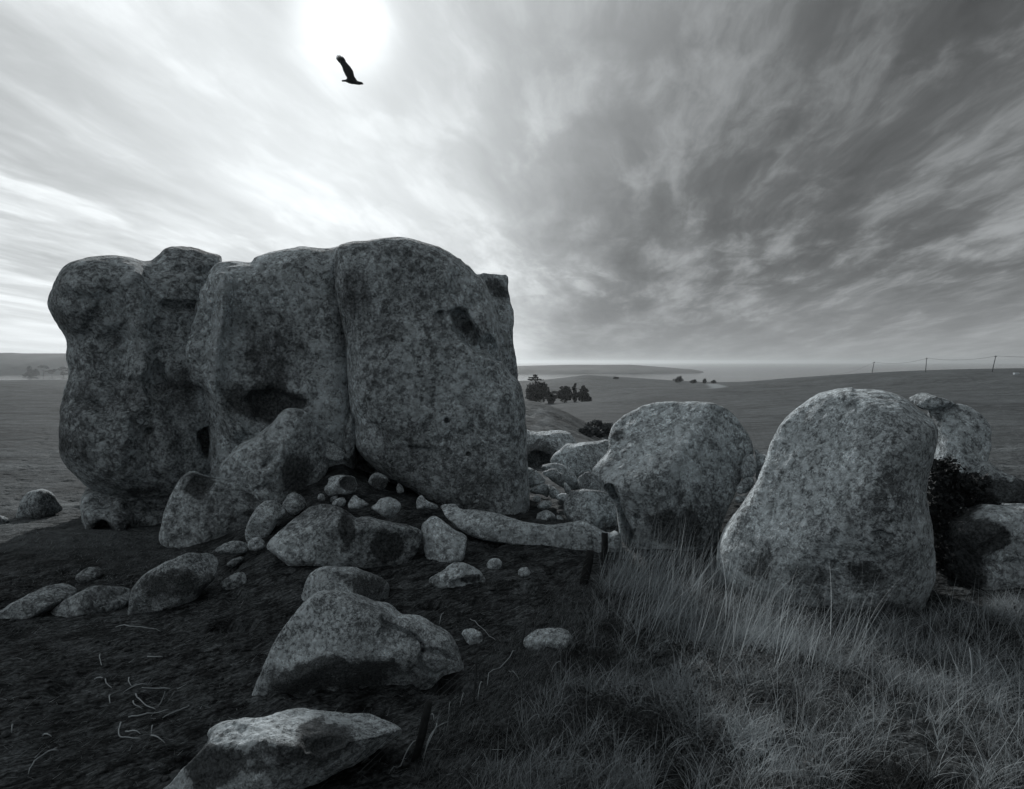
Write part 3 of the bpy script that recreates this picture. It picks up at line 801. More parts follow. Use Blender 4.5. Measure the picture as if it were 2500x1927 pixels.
rock('boulder', C('6', 86, 385, 84, 345, 108, 282, 150, 222, 190, 193, 240, 197, 283, 232, 290, 262, 250, 300, 225, 340, 185, 378, 140, 392, 105, 394), M_SMALL, .22, emb=.5, amp=.012, nscale=5, label='oval upright boulder wedged between the broad boulder and the twin-peaked boulder', feats=[('pale', S('6', 180, 260), 60, 40, .5)])
rock('boulder', C('6', 190, 440, 203, 400, 260, 350, 312, 300, 370, 250, 430, 222, 500, 212, 560, 225, 605, 248, 640, 275, 662, 284, 690, 276, 760, 290, 850, 308, 920, 324, 978, 343, 990, 380, 975, 425, 940, 468, 885, 500, 800, 528, 700, 540, 600, 530, 480, 515, 340, 515, 275, 490, 225, 468), M_BOUL, .42, emb=.45, R=.33, p=2.3, amp=.018, nscale=4, npx=6, res=.012,
     feats=[('facet', S('6', 260, 400), S('6', 640, 520), 1.0), ('crack', C('6', 560, 225, 600, 300, 605, 380, 600, 440, 640, 500), 22, .12), ('pit', S('6', 800, 430), 42, 34, .14), ('stain_shade', S('6', 810, 430), 50, 46, 1.5), ('stain_shade', S('6', 600, 340), 26, 60, 1.2), ('stain_shade', S('6', 540, 370), 24, 24, .9), ('crack', C('6', 690, 380, 670, 440, 650, 490), 3, .05), ('bulge', S('6', 430, 330), 90, 50, .08), ('bulge', S('6', 840, 360), 60, 30, .06)],
     label='long twin-peaked boulder with black moss patches at the foot of the rubble')
rock('boulder', C('6', 990, 350, 1000, 312, 1040, 280, 1068, 274, 1110, 308, 1160, 345, 1218, 376, 1225, 412, 1212, 462, 1196, 490, 1120, 503, 1045, 497, 1012, 470, 1000, 425), M_PALE, .22, emb=.45, R=.13, p=2.8, amp=.012, nscale=6,
     feats=[('crack', C('6', 985, 377, 1030, 372, 1065, 358, 1120, 330), 4, .07), ('facet', S('6', 1080, 275), S('6', 1220, 380), -.2)], label='pale egg-shaped stone cracked across its upper third beside the twin-peaked boulder')
rock('boulder', C('6', 1028, 600, 1050, 577, 1098, 560, 1130, 526, 1170, 512, 1230, 520, 1280, 550, 1318, 592, 1318, 615, 1262, 636, 1195, 640, 1140, 636, 1080, 634, 1038, 618), M_PALE, .16, emb=.3, R=.11, amp=.014, nscale=9,
     feats=[('pit', S('6', 1200, 625), 40, 12, .12), ('stain_shade', S('6', 1240, 600), 34, 16, .9)], label='knobbly pale rock undercut at its foot, on bare soil before the egg-shaped stone')
rock('boulder', C('6', 372, 705, 385, 640, 400, 600, 432, 560, 480, 536, 560, 534, 650, 540, 700, 560, 770, 588, 812, 612, 825, 660, 790, 705, 600, 760, 420, 760), M_MOSS, .26, base=S('6', 600, 715), emb=.4, R=.2, amp=.016, nscale=6, feats=[('stain_shade', S('6', 720, 640), 60, 36, 1.0), ('stain_shade', S('6', 530, 600), 50, 26, .5)],
     label='dark lichen-blotched boulder lying just behind the large peaked boulder')
big = rock('boulder', C('6', 90, 1190, 130, 1130, 200, 1000, 262, 880, 330, 790, 390, 716, 450, 672, 520, 660, 600, 664, 680, 684, 760, 714, 835, 735, 882, 775, 960, 785, 1030, 818, 1100, 858, 1140, 890, 1180, 960, 1225, 1055, 1160, 1100, 1060, 1125, 950, 1140, 850, 1160, 700, 1195, 500, 1215, 300, 1215, 150, 1212), M_NEAR, .40, emb=.55, R=.27, p=2.2, amp=.012, nscale=6, npx=6, res=.0068, lump=.06, cuts=3,
     feats=[('facet', S('6', 300, 985), S('6', 1000, 1010), 1.05), ('facet', S('6', 100, 1160), S('6', 330, 960), .25), ('stain_shade', S('6', 560, 1090), 230, 50, 1.1), ('pale', S('6', 430, 800), 120, 90, .9), ('crack', C('6', 780, 810, 800, 840, 880, 868, 960, 910, 985, 960), 6, .07), ('crack', C('6', 760, 900, 770, 870, 800, 862), 4, .04), ('poly', C('6', 770, 870, 820, 860, 950, 910, 960, 960, 860, 960, 780, 930), .022, 6),  # wide dark ellipse paints the shade of the underside
            ('crack', C('6', 965, 1000, 985, 972, 1040, 968, 1100, 990, 1140, 1010), 7, .06), ('crack', C('6', 970, 1010, 990, 1060, 1050, 1088, 1100, 1068), 6, .05), ('crack', C('6', 640, 735, 730, 760), 3, .025), ('crack', C('6', 700, 920, 670, 970), 3, .02)],
     label='large peaked boulder, pale lichened crown over dark underside, round nodule on its flank')
nod = rock('nodule', C('6', 972, 1005, 985, 982, 1020, 974, 1065, 985, 1098, 1010, 1103, 1045, 1085, 1072, 1050, 1084, 1010, 1066, 985, 1038), M_BURIED, .06, D=None, base=S('6', 1040, 1110), emb=0, amp=.006, nscale=14)
under(nod, big)
rock('boulder', C('5', 840, 1740, 900, 1655, 965, 1578, 1050, 1500, 1108, 1425, 1102, 1385, 1160, 1336, 1280, 1310, 1400, 1295, 1500, 1266, 1600, 1256, 1733, 1276) + C('6', 720, 1300, 800, 1328, 868, 1360, 880, 1400, 800, 1450, 640, 1560, 480, 1640, 300, 1720, 100, 1800) , M_MOSS, .36, D=3.02, R=.2, p=2.3, amp=.014, nscale=7, npx=6, res=.0062, lump=.08,
     feats=[('facet', C('5', 1100, 1500)[0], S('6', 800, 1370), .9), ('pit', S('6', 470, 1410), 50, 36, .10), ('stain_shade', S('6', 460, 1420), 80, 60, 1.2), ('stain_shade', S('5', 1150, 1560), 70, 50, 1.3), ('stain_shade', S('6', 300, 1500), 120, 50, .9), ('pale', S('5', 1300, 1370), 120, 36, 1.6), ('pale', S('5', 1030, 1600), 60, 60, 1.2), ('pale', S('6', 500, 1300), 140, 22, 1.0)],
     label='half-buried boulder, pale rim over black moss, in front of the large peaked boulder')
# small stones on the bare soil
for (pts, mat, T, lab) in [
    (C('6', 1195, 882, 1206, 862, 1240, 853, 1280, 860, 1306, 882, 1306, 918, 1282, 934, 1245, 938, 1214, 912), M_SMALL, .055, 'round fist-like stone on soil beside the tail of the large peaked boulder'),
    (C('6', 1515, 915, 1560, 872, 1610, 856, 1690, 853, 1740, 862, 1768, 895, 1760, 935, 1700, 955, 1620, 950, 1540, 945), M_SMALL, .12, 'flat-topped lichened stone half sunk in grass beyond a thin fence stake'),
    (C('6', 1325, 522, 1345, 496, 1380, 490, 1406, 510, 1402, 540, 1362, 553, 1332, 545), M_SMALL, .055, 'small dark speckled stone on bare soil in front of the long low boulder'),
    (C('6', 1486, 562, 1500, 540, 1540, 538, 1556, 565, 1534, 585, 1496, 582), M_SMALL, .045, 'tiny double-lobed stone in litter near the leaning fence stub')]:
    rock('stone', pts, mat, T, emb=.6, amp=.012, nscale=16, label=lab, cat='stone')
# rubble below the crack
for (pts, T, D, lab, ft) in [
    (C('r', 575, 485, 568, 440, 602, 398, 600, 346, 640, 322, 740, 318, 850, 330, 886, 380, 898, 430, 870, 482, 800, 512, 740, 522, 690, 520, 640, 532, 600, 522), .17, 8.55, 'hollow rubble stone with a black hole like an eye socket below the crack', [('pit', S('r', 800, 400), 22, 17, .16), ('stain_shade', S('r', 800, 400), 26, 22, 1.6), ('pit', S('r', 660, 470), 10, 8, .06)]),  # dark ellipse on the larger pit paints its inner shade
    (C('r', 1000, 395, 1018, 335, 1070, 297, 1140, 310, 1190, 352, 1186, 420, 1120, 467, 1060, 452), .12, 8.75, 'mottled black-and-grey round stone under the outcrop beside the hollow stone', [('stain_shade', S('r', 1110, 390), 24, 20, 1.3)]),
    (C('r', 1268, 440, 1300, 398, 1345, 438, 1342, 500, 1290, 502), .07, 8.75, 'small ragged stone tucked under the overhanging foot of the outcrop', []),
    (C('r', 1014, 635, 1060, 610, 1100, 562, 1170, 536, 1250, 550, 1314, 600, 1320, 650, 1272, 710, 1222, 750, 1150, 730, 1080, 682), .15, 7.75, 'clean pale lemon-shaped stone above the right shoulder of the twin-peaked boulder', [('pale', S('r', 1170, 630), 60, 40, 1.0)]),
    (C('r', 1465, 582, 1520, 514, 1562, 560, 1622, 590, 1692, 632, 1642, 662, 1550, 645, 1482, 672), .09, 8.3, 'jagged stone with a dark notch at the end of the long low boulder', [('pit', S('r', 1490, 600), 8, 10, .07)]),
    (C('r', 795, 630, 830, 545, 860, 510, 902, 540, 992, 592, 992, 625, 930, 652, 830, 655), .10, 8.0, 'pointed stone just behind the notch of the twin-peaked boulder', []),
    (C('r', 640, 610, 690, 552, 760, 530, 782, 562, 772, 612, 700, 640), .07, 8.05, 'flat tilted stone beside the pointed stone in the rubble', []),
    (C('r', 612, 590, 638, 536, 700, 520, 706, 548, 655, 600), .06, 8.2, 'narrow flake of stone under the hollow rubble stone', []),
    (C('r', 160, 612, 210, 522, 270, 486, 340, 520, 392, 580, 392, 632, 332, 690, 260, 715, 196, 668), .15, 8.0, 'rounded grey stone between the oval boulder and the leaning wedge', []),
    (C('r', 494, 540, 520, 500, 560, 514, 582, 560, 545, 585, 505, 570), .06, 8.1, 'small pale cobble in the dark gap of the rubble', []),
    (C('2', 398, 1150, 430, 1118, 500, 1148, 526, 1190, 502, 1222, 430, 1212), .12, 9.2, 'flat slab lying between the leaning wedge and the crack', []),
    (C('6', 90, 422, 110, 392, 150, 383, 182, 402, 182, 432, 142, 456, 102, 450), .07, 7.0, 'round cobble at the lower end of the oval boulder', [('pit', S('6', 145, 420), 8, 7, .04)]),
    (C('5', 1135, 425, 1178, 388, 1230, 366, 1290, 375, 1312, 402, 1292, 432, 1220, 448), .14, 7.0, 'low hump of smooth stone above the long dark boulder', [])]:
    rock('stone', pts, M_SMALL, T, D=D, amp=.014, nscale=9, label=lab, cat='stone', feats=ft, p=2.3, R=T * .9)
# left: half-buried boulders on the shaded slope
rock('boulder', C('5', 676, 760, 690, 655, 720, 592, 790, 532, 900, 470, 1000, 436, 1090, 424, 1150, 430, 1168, 475, 1150, 545, 1100, 605, 1000, 690, 900, 725, 800, 755, 740, 785), M_MOSS, .30, base=S('5', 850, 745), emb=.45, R=.2, p=2.3, amp=.014, nscale=6, feats=[('facet', S('5', 700, 690), S('5', 1160, 520), .9), ('stain_shade', S('5', 950, 600), 110, 40, .9), ('pale', S('5', 900, 510), 120, 30, .9)],
     label='long dark boulder with a light back lying alone on the shaded slope')
rock('boulder', C('5', -60, 800, 0, 745, 60, 700, 150, 652, 230, 616, 320, 596, 385, 610, 405, 645, 330, 700, 220, 745, 100, 790, 0, 830), M_BURIED, .35, base=S('5', 200, 770), emb=.7, R=.2, amp=.02, nscale=5, feats=[('crack', C('5', 190, 680, 300, 660, 390, 640), 5, .06), ('crack', C('5', 60, 740, 200, 700), 5, .05)],
     label='weathered ledge of rock breaking through the shaded slope', cat='rock ledge')
rock('boulder', C('5', 260, 760, 330, 690, 420, 640, 490, 610, 600, 608, 690, 625, 690, 680, 600, 730, 480, 770, 350, 790), M_BURIED, .3, base=S('5', 470, 760), emb=.8, R=.2, amp=.016, nscale=5, label='low soil-dusted hump of rock between the ledge and the long dark boulder', cat='rock ledge')
rock('stone', C('5', 392, 570, 450, 516, 530, 504, 545, 545, 470, 585), M_BURIED, .12, emb=.6, amp=.012, nscale=9, label='small dusty stone nearly buried in shaded turf above the low hump', cat='stone')
rock('stone', C('5', 1160, 600, 1220, 552, 1280, 530, 1305, 560, 1290, 605, 1205, 625), M_BURIED, .10, emb=.4, amp=.012, nscale=9, label='flat dark stone just beyond the tip of the long dark boulder', cat='stone')
rock('stone', C('5', 1195, 490, 1255, 455, 1292, 458, 1262, 492, 1215, 505), M_BURIED, .07, emb=.5, amp=.01, nscale=9, label='thin sliver of stone in soil under the low smooth hump', cat='stone')
rock('boulder', C('f', 190, 560, 205, 480, 240, 370, 320, 255, 400, 222, 500, 211, 590, 240, 660, 300, 708, 380, 738, 445, 640, 480, 480, 540, 330, 590), M_BURIED, .4, base=S('f', 450, 545), emb=.5, R=.3, amp=.02, nscale=4, label='solitary domed boulder standing out on the sunlit pasture')
rock('boulder', C('f', -260, 640, -160, 540, -60, 505, 0, 520, 70, 548, 135, 582, 60, 620, -80, 660), M_BURIED, .3, base=S('f', -60, 620), emb=.5, amp=.02, nscale=4, label='low rock at the pasture edge cut by the frame, beside the domed boulder')

# --- the gap between outcrop and round boulders
rock('rock_ledge', C('g', 250, 215, 350, 218, 440, 240, 560, 246, 700, 244, 830, 256, 890, 320, 935, 372, 960, 460, 900, 700, 600, 760, 250, 760), M_OUT, 1.0, D=16.5, R=.5, p=2.6, upright=True, amp=.06, nscale=1.4, label='dark layered ledge behind the rubble in the gap', cat='rock ledge',
     feats=[('crack', C('g', 340, 300, 450, 310, 560, 350, 700, 370, 860, 370), 9, .30), ('crack', C('g', 340, 270, 440, 280, 560, 270, 700, 265), 5, .2), ('pit', S('g', 500, 520), 48, 30, .6), ('stain_shade', S('g', 500, 500), 70, 50, 1.4), ('stain_shade', S('g', 450, 320), 50, 10, .8)])  # larger dark ellipse paints the recess shade under the ledge
rock('boulder', C('g', 640, 572, 668, 492, 740, 432, 815, 372, 880, 380, 1000, 360, 1150, 350, 1275, 336, 1330, 400, 1330, 560, 1250, 700, 1100, 760, 950, 760, 850, 700, 760, 620), M_BOUL, .6, D=13.4, R=.28, p=2.6, upright=True, amp=.03, nscale=2.2, label='angular flat-topped boulder behind the rubble pile in the gap',
     feats=[('crack', C('g', 1050, 410, 1130, 440, 1200, 420, 1260, 410), 4, .1), ('ridge', C('g', 880, 390, 820, 450, 790, 520), 8, .1), ('facet', S('g', 660, 500), S('g', 1270, 410), .4)])
gap = [
    (C('g', 540, 622, 600, 590, 680, 574, 770, 600, 860, 650, 920, 730, 948, 800, 950, 865, 880, 875, 780, 850, 640, 760), .30, 11.6, 'rounded boulder at the back of the rubble pile in the gap'),
    (C('g', 548, 682, 620, 642, 700, 630, 722, 668, 772, 700, 782, 762, 750, 805, 680, 765, 590, 722), .17, 11.0, 'flat-faced slab perched over a dark hole in the rubble pile'),
    (C('g', 345, 720, 365, 690, 430, 664, 490, 660, 552, 720, 582, 782, 500, 825, 400, 862, 340, 862), .22, 10.7, 'dome-backed stone against the outcrop in the rubble pile'),
    (C('g', 378, 885, 470, 840, 560, 800, 612, 830, 614, 955, 550, 925, 480, 912), .16, 10.2, 'overhanging slab resting above a black hollow next to the outcrop'),
    (C('g', 600, 812, 660, 820, 732, 900, 695, 960, 630, 935), .13, 10.1, 'wedge stone at the middle of the rubble pile'),
    (C('g', 780, 802, 822, 800, 868, 872, 845, 920, 790, 900), .11, 10.6, 'small upright stone beside the big rounded gap boulder'),
    (C('g', 925, 745, 980, 700, 1040, 668, 1110, 700, 1192, 820, 1255, 915, 1180, 960, 1050, 920, 960, 900), .24, 11.2, 'bright-edged craggy stone behind the big rounded gap boulder'),
    (C('g', 686, 955, 740, 912, 810, 903, 834, 942, 770, 1000), .12, 9.9, 'dark wedge touching the shoulder of the big rounded gap boulder'),
    (C('g', 440, 972, 480, 930, 520, 938, 527, 1000, 482, 1015), .08, 9.6, 'peg-like stone standing in the dark of the rubble pile'),
    (C('g', 494, 1035, 560, 980, 640, 988, 654, 1040, 565, 1080, 500, 1068), .12, 9.5, 'low rounded cobble in the middle of the dark rubble hollow'),
    (C('g', 478, 1172, 500, 1122, 560, 1084, 630, 1090, 702, 1160, 705, 1240, 600, 1275, 520, 1235), .17, 9.0, 'lichened cobble lying just behind the long low boulder'),
    (C('g', 696, 1145, 750, 1148, 795, 1212, 760, 1255, 710, 1240), .10, 9.05, 'broken stone beside the lichened cobble behind the long low boulder'),
    (C('g', 340, 640, 400, 624, 450, 640, 462, 665, 400, 690, 345, 690), .14, 11.4, 'small stone at the outcrop edge under the layered ledge')]
for (pts, T, D, lab) in gap:
    rock('stone', pts, M_SMALL, T, D=D, amp=.022, nscale=5, label=lab, cat='stone', p=2.5, R=T * .8)
rock('boulder', C('g', 780, 1050, 798, 965, 850, 892, 920, 866, 1050, 860, 1180, 880, 1260, 910, 1322, 955, 1352, 1050, 1360, 1200, 1350, 1330, 1240, 1350, 1100, 1340, 950, 1280, 840, 1200, 790, 1130), M_BOUL, .42, D=8.75, p=2.4, amp=.018, nscale=4, label='big smooth rounded boulder filling the gap beside the hammer-shaped boulder', feats=[('crack', C('g', 900, 1190, 960, 1130, 1050, 1080), 5, .03), ('pale', S('g', 1180, 980), 30, 30, .7)])
rock('boulder', C('6', 1075, 225, 1090, 208, 1160, 205, 1190, 238, 1250, 240, 1350, 254, 1440, 278, 1530, 304, 1640, 320, 1720, 314, 1790, 300, 1850, 308, 1905, 340, 1960, 360) + C('g', 1345, 1310, 1400, 1400, 1380, 1560, 1200, 1560, 1020, 1600, 800, 1560, 600, 1500, 400, 1465) + C('6', 1400, 410, 1260, 385, 1170, 330, 1105, 265), M_BOUL, .30, base=S('6', 1560, 425), emb=.55, R=.14, p=2.4, amp=.014, nscale=6, npx=5,
     label='long low sinuous boulder stretched along the foot of the outcrop', feats=[('pale', S('6', 1500, 380), 170, 20, .8), ('pit', S('6', 1265, 315), 6, 4, .05), ('stain_shade', S('6', 1800, 340), 50, 14, .5)])
# --- round boulders on the right
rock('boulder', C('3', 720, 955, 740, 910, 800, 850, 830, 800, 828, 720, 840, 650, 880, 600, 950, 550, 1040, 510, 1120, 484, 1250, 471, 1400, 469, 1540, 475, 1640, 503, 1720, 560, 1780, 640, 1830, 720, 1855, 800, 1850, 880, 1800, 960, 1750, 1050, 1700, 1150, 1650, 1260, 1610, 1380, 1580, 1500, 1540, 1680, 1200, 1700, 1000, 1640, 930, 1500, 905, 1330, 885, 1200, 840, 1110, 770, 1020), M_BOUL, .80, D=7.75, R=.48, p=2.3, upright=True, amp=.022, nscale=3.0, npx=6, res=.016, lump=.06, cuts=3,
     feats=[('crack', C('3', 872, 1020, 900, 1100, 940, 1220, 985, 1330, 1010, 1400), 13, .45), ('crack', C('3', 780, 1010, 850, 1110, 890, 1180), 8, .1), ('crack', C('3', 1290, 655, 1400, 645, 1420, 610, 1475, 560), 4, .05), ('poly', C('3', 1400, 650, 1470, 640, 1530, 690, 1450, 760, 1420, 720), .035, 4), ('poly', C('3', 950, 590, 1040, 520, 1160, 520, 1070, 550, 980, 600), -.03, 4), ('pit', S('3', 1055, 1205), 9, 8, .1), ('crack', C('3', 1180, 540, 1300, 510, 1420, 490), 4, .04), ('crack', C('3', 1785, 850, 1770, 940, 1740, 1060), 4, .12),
            ('facet', S('3', 900, 1020), S('3', 1700, 1080), .42), ('stain_shade', S('3', 1080, 1000), 50, 36, .6), ('stain_shade', S('3', 1360, 1270), 120, 60, 1.0), ('stain_shade', S('3', 900, 690), 24, 30, .6), ('pale', S('3', 1250, 880), 120, 50, .6), ('pale', S('3', 920, 930), 30, 40, .9)],
     label='hammer-shaped boulder with a dark cleft down one side standing in tall grass')
for (pts, T, D, lab) in [
    (C('3', 1786, 860, 1850, 838, 1872, 900, 1862, 985, 1792, 1012, 1758, 990, 1772, 915), .13, 7.35, 'upper wedged stone in the cleft between the hammer-shaped and the great domed boulder'),
    (C('3', 1742, 1066, 1790, 1012, 1852, 1000, 1862, 1050, 1822, 1102, 1760, 1118, 1732, 1102), .11, 7.2, 'middle wedged stone in the cleft below the upper wedged stone'),
    (C('3', 1858, 798, 1900, 830, 1952, 850, 1988, 890, 1952, 962, 1902, 1022, 1868, 1002, 1874, 900), .14, 7.5, 'dark angular stone jammed against the great domed boulder'),
    (C('3', 1718, 1152, 1800, 1138, 1806, 1172, 1750, 1190), .07, 7.1, 'small chip of stone lowest in the cleft between two round boulders')]:
    rock('stone', pts, M_BOUL, T, D=D, amp=.015, nscale=7, label=lab, cat='stone', p=2.8, R=T * .6, upright=True)
rock('boulder', C('4', 278, 660, 300, 590, 350, 500, 420, 420, 480, 372, 560, 326, 650, 300, 710, 290, 755, 289, 768, 298, 860, 300, 950, 316, 1040, 346, 1100, 390, 1150, 430, 1200, 482, 1216, 545, 1206, 620, 1190, 690, 1168, 760, 1160, 840, 1170, 930, 1190, 1030, 1204, 1150, 1206, 1300, 1170, 1420, 1120, 1560, 1050, 1680, 800, 1750, 450, 1720, 200, 1600, 60, 1400, 10, 1250, 25, 1120, 85, 1000, 160, 900, 225, 810), M_PALE, .82, D=5.85, R=.62, p=2.2, upright=True, amp=.016, nscale=3.4, npx=6, res=.0125, lump=.05, cuts=2,
     feats=[('crack', C('4', 470, 380, 560, 345, 650, 325, 700, 300), 6, .05), ('crack', C('4', 650, 375, 680, 330, 720, 310), 4, .05), ('crack', C('4', 480, 392, 570, 380, 620, 370), 4, .03), ('poly', C('4', 830, 965, 870, 960, 945, 995, 930, 1020, 890, 1040, 850, 1000), .07, 5), ('ridge', C('4', 630, 908, 690, 905, 740, 940, 790, 980, 840, 1010), 7, .03), ('pit', S('4', 545, 455), 7, 6, .03), ('pit', S('4', 425, 505), 7, 7, .04), ('pit', S('4', 1160, 1190), 16, 12, .07), ('poly', C('4', 600, 1110, 660, 1120, 710, 1150, 640, 1160, 600, 1140), .05, 5), ('pit', S('4', 660, 990), 10, 18, .03),
            ('facet', S('4', 100, 1000), S('4', 1200, 1060), .30), ('bulge', S('4', 820, 850), 150, 90, .05), ('stain_shade', S('4', 250, 1150), 90, 60, .8), ('stain_shade', S('4', 800, 1200), 70, 44, .9), ('stain_shade', S('4', 960, 1160), 40, 40, .7), ('stain_shade', S('4', 950, 560), 110, 70, .25), ('stain_shade', S('4', 550, 1200), 60, 40, .9), ('stain_shade', S('4', 900, 1450), 120, 50, .9), ('pale', S('4', 520, 700), 110, 90, .6), ('pale', S('4', 880, 1000), 140, 60, .6)],
     label='great domed boulder thick with pale lichen standing in the tall grass')
rock('boulder', C('4', 1165, 430, 1190, 394, 1280, 392, 1350, 378, 1420, 400, 1480, 450, 1524, 500, 1532, 570, 1520, 650, 1505, 720, 1480, 800, 1250, 820, 1150, 720, 1190, 600), M_BOUL, .42, D=7.3, R=.24, p=2.6, upright=True, amp=.025, nscale=4, label='blocky cracked boulder tucked behind the great domed boulder',
     feats=[('crack', C('4', 1380, 480, 1350, 560, 1320, 580), 5, .06), ('crack', C('4', 1400, 590, 1440, 635, 1490, 590), 6, .08), ('crack', C('4', 1240, 560, 1320, 570), 5, .05), ('pit', S('4', 1230, 510), 14, 26, .12), ('pale', S('4', 1380, 410), 60, 14, .7)])
rock('stone', C('4', 1058, 348, 1100, 326, 1142, 314, 1230, 335, 1335, 376, 1340, 398, 1260, 402, 1170, 410, 1120, 400, 1085, 370), M_BOUL, .26, D=7.35, R=.10, p=2.6, upright=True, amp=.018, nscale=5, label='flat cap slab lying on top of the blocky cracked boulder', cat='stone', feats=[('crack', C('4', 1180, 330, 1210, 350, 1150, 385), 4, .06)])
rock('rock_ledge', C('4', 1200, 745, 1330, 722, 1500, 704, 1560, 742, 1640, 778, 1720, 806, 1950, 850, 1950, 1080, 1700, 1060, 1500, 1040, 1300, 1040, 1200, 900), M_BURIED, .6, D=7.0, R=.2, p=2.6, amp=.03, nscale=4, cuts=2, label='flat soil-covered ledge running out from beneath the blocky cracked boulder', cat='rock ledge', feats=[('crack', C('4', 1300, 770, 1450, 760, 1560, 740), 6, .1), ('facet', S('4', 1200, 800), S('4', 1706, 830), .8), ('stain_shade', S('4', 1450, 900), 160, 46, 2.0)])  # dark ellipse paints crevice shade along with black moss on the front
rock('boulder', C('4', 1290, 1010, 1400, 960, 1500, 940, 1620, 945, 1760, 950, 1900, 1000, 1960, 1300, 1900, 1700, 1500, 1760, 1320, 1700, 1270, 1500, 1262, 1250), M_BOUL, .5, D=6.05, R=.34, p=2.4, upright=True, amp=.022, nscale=4, cuts=2, label='shadowed rounded boulder cut by the frame edge below the flat ledge', feats=[('stain_shade', S('4', 1340, 1250), 50, 150, 2.0), ('stain_shade', S('4', 1440, 1060), 60, 40, 2.0), ('facet', S('4', 1400, 1500), S('4', 1480, 950), .8), ('crack', C('4', 1450, 1180, 1560, 1220, 1700, 1230), 6, .06), ('crack', C('4', 1480, 1120, 1560, 1090, 1600, 1060), 8, .1)])  # dark ellipses at the left paint crevice shade together with black moss

# ------------------------------------------------------------------ trees
M_LEAF = blade_mat('conifer foliage', .018, .06, .15)
M_SCRUB = blade_mat('scrub foliage', .05, .16, .2)
M_BARK = plain_mat('bark', .06, scale=3, bump=.4)
def tube(pts, radii, sides=6):
    P = np.array(pts, float); n = len(P); V = []; Q = []
    for i in range(n):
        t = unit(P[min(i + 1, n - 1)] - P[max(i - 1, 0)] + 1e-9)
        a = unit(np.cross(t, [.31, .77, .56])); b_ = np.cross(t, a)
        for k in range(sides):
            an = 2 * math.pi * k / sides
            V.append(P[i] + radii[i] * (a * math.cos(an) + b_ * math.sin(an)))
    for i in range(n - 1):
        for k in range(sides):
            Q.append((i * sides + k, i * sides + (k + 1) % sides, (i + 1) * sides + (k + 1) % sides, (i + 1) * sides + k))
    V.append(P[0]); V.append(P[-1])
    T_ = [(len(V) - 2, (k + 1) % sides, k) for k in range(sides)] + [(len(V) - 1, (n - 1) * sides + k, (n - 1) * sides + (k + 1) % sides) for k in range(sides)]
    return np.array(V), np.array(Q), np.array(T_)

def merge(parts):
    V, Q, T_ = [], [], []; o = 0
    for v, q, t in parts:
        V.append(v); Q.append(q + o); T_.append(t + o); o += len(v)
    return np.concatenate(V), np.concatenate(Q), np.concatenate(T_)

def leaf_cloud(rs, clumps, n, size):
    """clumps: (x,y,z,rx,ry,rz)"""
    Cc = np.array(clumps, float); vol = Cc[:, 3] * Cc[:, 4] * Cc[:, 5]; pr = vol ** .75; pr /= pr.sum()
    k = rs.choice(len(Cc), n, p=pr)
    d = rs.normal(size=(n, 3)); d /= np.linalg.norm(d, axis=1)[:, None]
    rad = rs.uniform(.45, 1.0, n)[:, None]
    P = Cc[k, :3] + d * rad * Cc[k, 3:]
    a = rs.normal(size=(n, 3)); a /= np.linalg.norm(a, axis=1)[:, None]
    b_ = np.cross(a, rs.normal(size=(n, 3))); b_ /= np.linalg.norm(b_, axis=1)[:, None]
    s = (size * rs.uniform(.6, 1.4, n))[:, None]
    V = np.stack([P - a * s, P - b_ * s * .6, P + a * s, P + b_ * s * .6], 1).reshape(-1, 3)
    Q = np.arange(4 * n).reshape(n, 4)
    return V, Q, np.repeat(rs.uniform(0, 1, n), 4)

def tree(pbase, H, clumps, n, size, label, group, seed, trunk=True, name='cypress_tree', cat='tree', trunk_h=.8, lean=0):
    """clumps in units of H relative to base: (x, y, z, rx, ry, rz)"""
    rs = np.random.RandomState(seed)
    e = empty(name, tuple(pbase), label, cat, group)
    cl_ = [tuple(pbase + H * np.array(c[:3])) + tuple(H * np.array(c[3:])) for c in clumps]
    sub = []
    for c in cl_:
        for _ in range(5):
            d = rs.normal(size=3) * .45
            sub.append((c[0] + d[0] * c[3], c[1] + d[1] * c[4], c[2] + d[2] * c[5], c[3] * rs.uniform(.4, .65), c[4] * rs.uniform(.4, .65), c[5] * rs.uniform(.35, .6)))
    V, Q, sh = leaf_cloud(rs, cl_ + sub, n, size)
    o = mesh_np('crown', V, Q, M_SCRUB if name == 'scrub_bush' else (M_BRAMBLE if name == 'bramble_bush' else M_LEAF), attrs={'shade': sh}, smooth_=False); under(o, e)
    top = pbase + np.array([lean * H, 0, H * trunk_h])
    parts = [tube([pbase - [0, 0, .3], pbase + (top - pbase) * .5 + [.02 * H, 0, 0], top], [H * .035, H * .025, H * .010], 6)]
    for c in cl_[:6]:
        s0 = pbase + (top - pbase) * min(.75, max(.15, (c[2] - pbase[2]) / H * .7))
        parts.append(tube([s0, (s0 + np.array(c[:3])) / 2 + [0, 0, .02 * H], np.array(c[:3])], [H * .012, H * .009, H * .004], 5))
    v, q, t = merge(parts)
    o = mesh_np('trunk', v, q, M_BARK, tri=t); under(o, e)
    return e

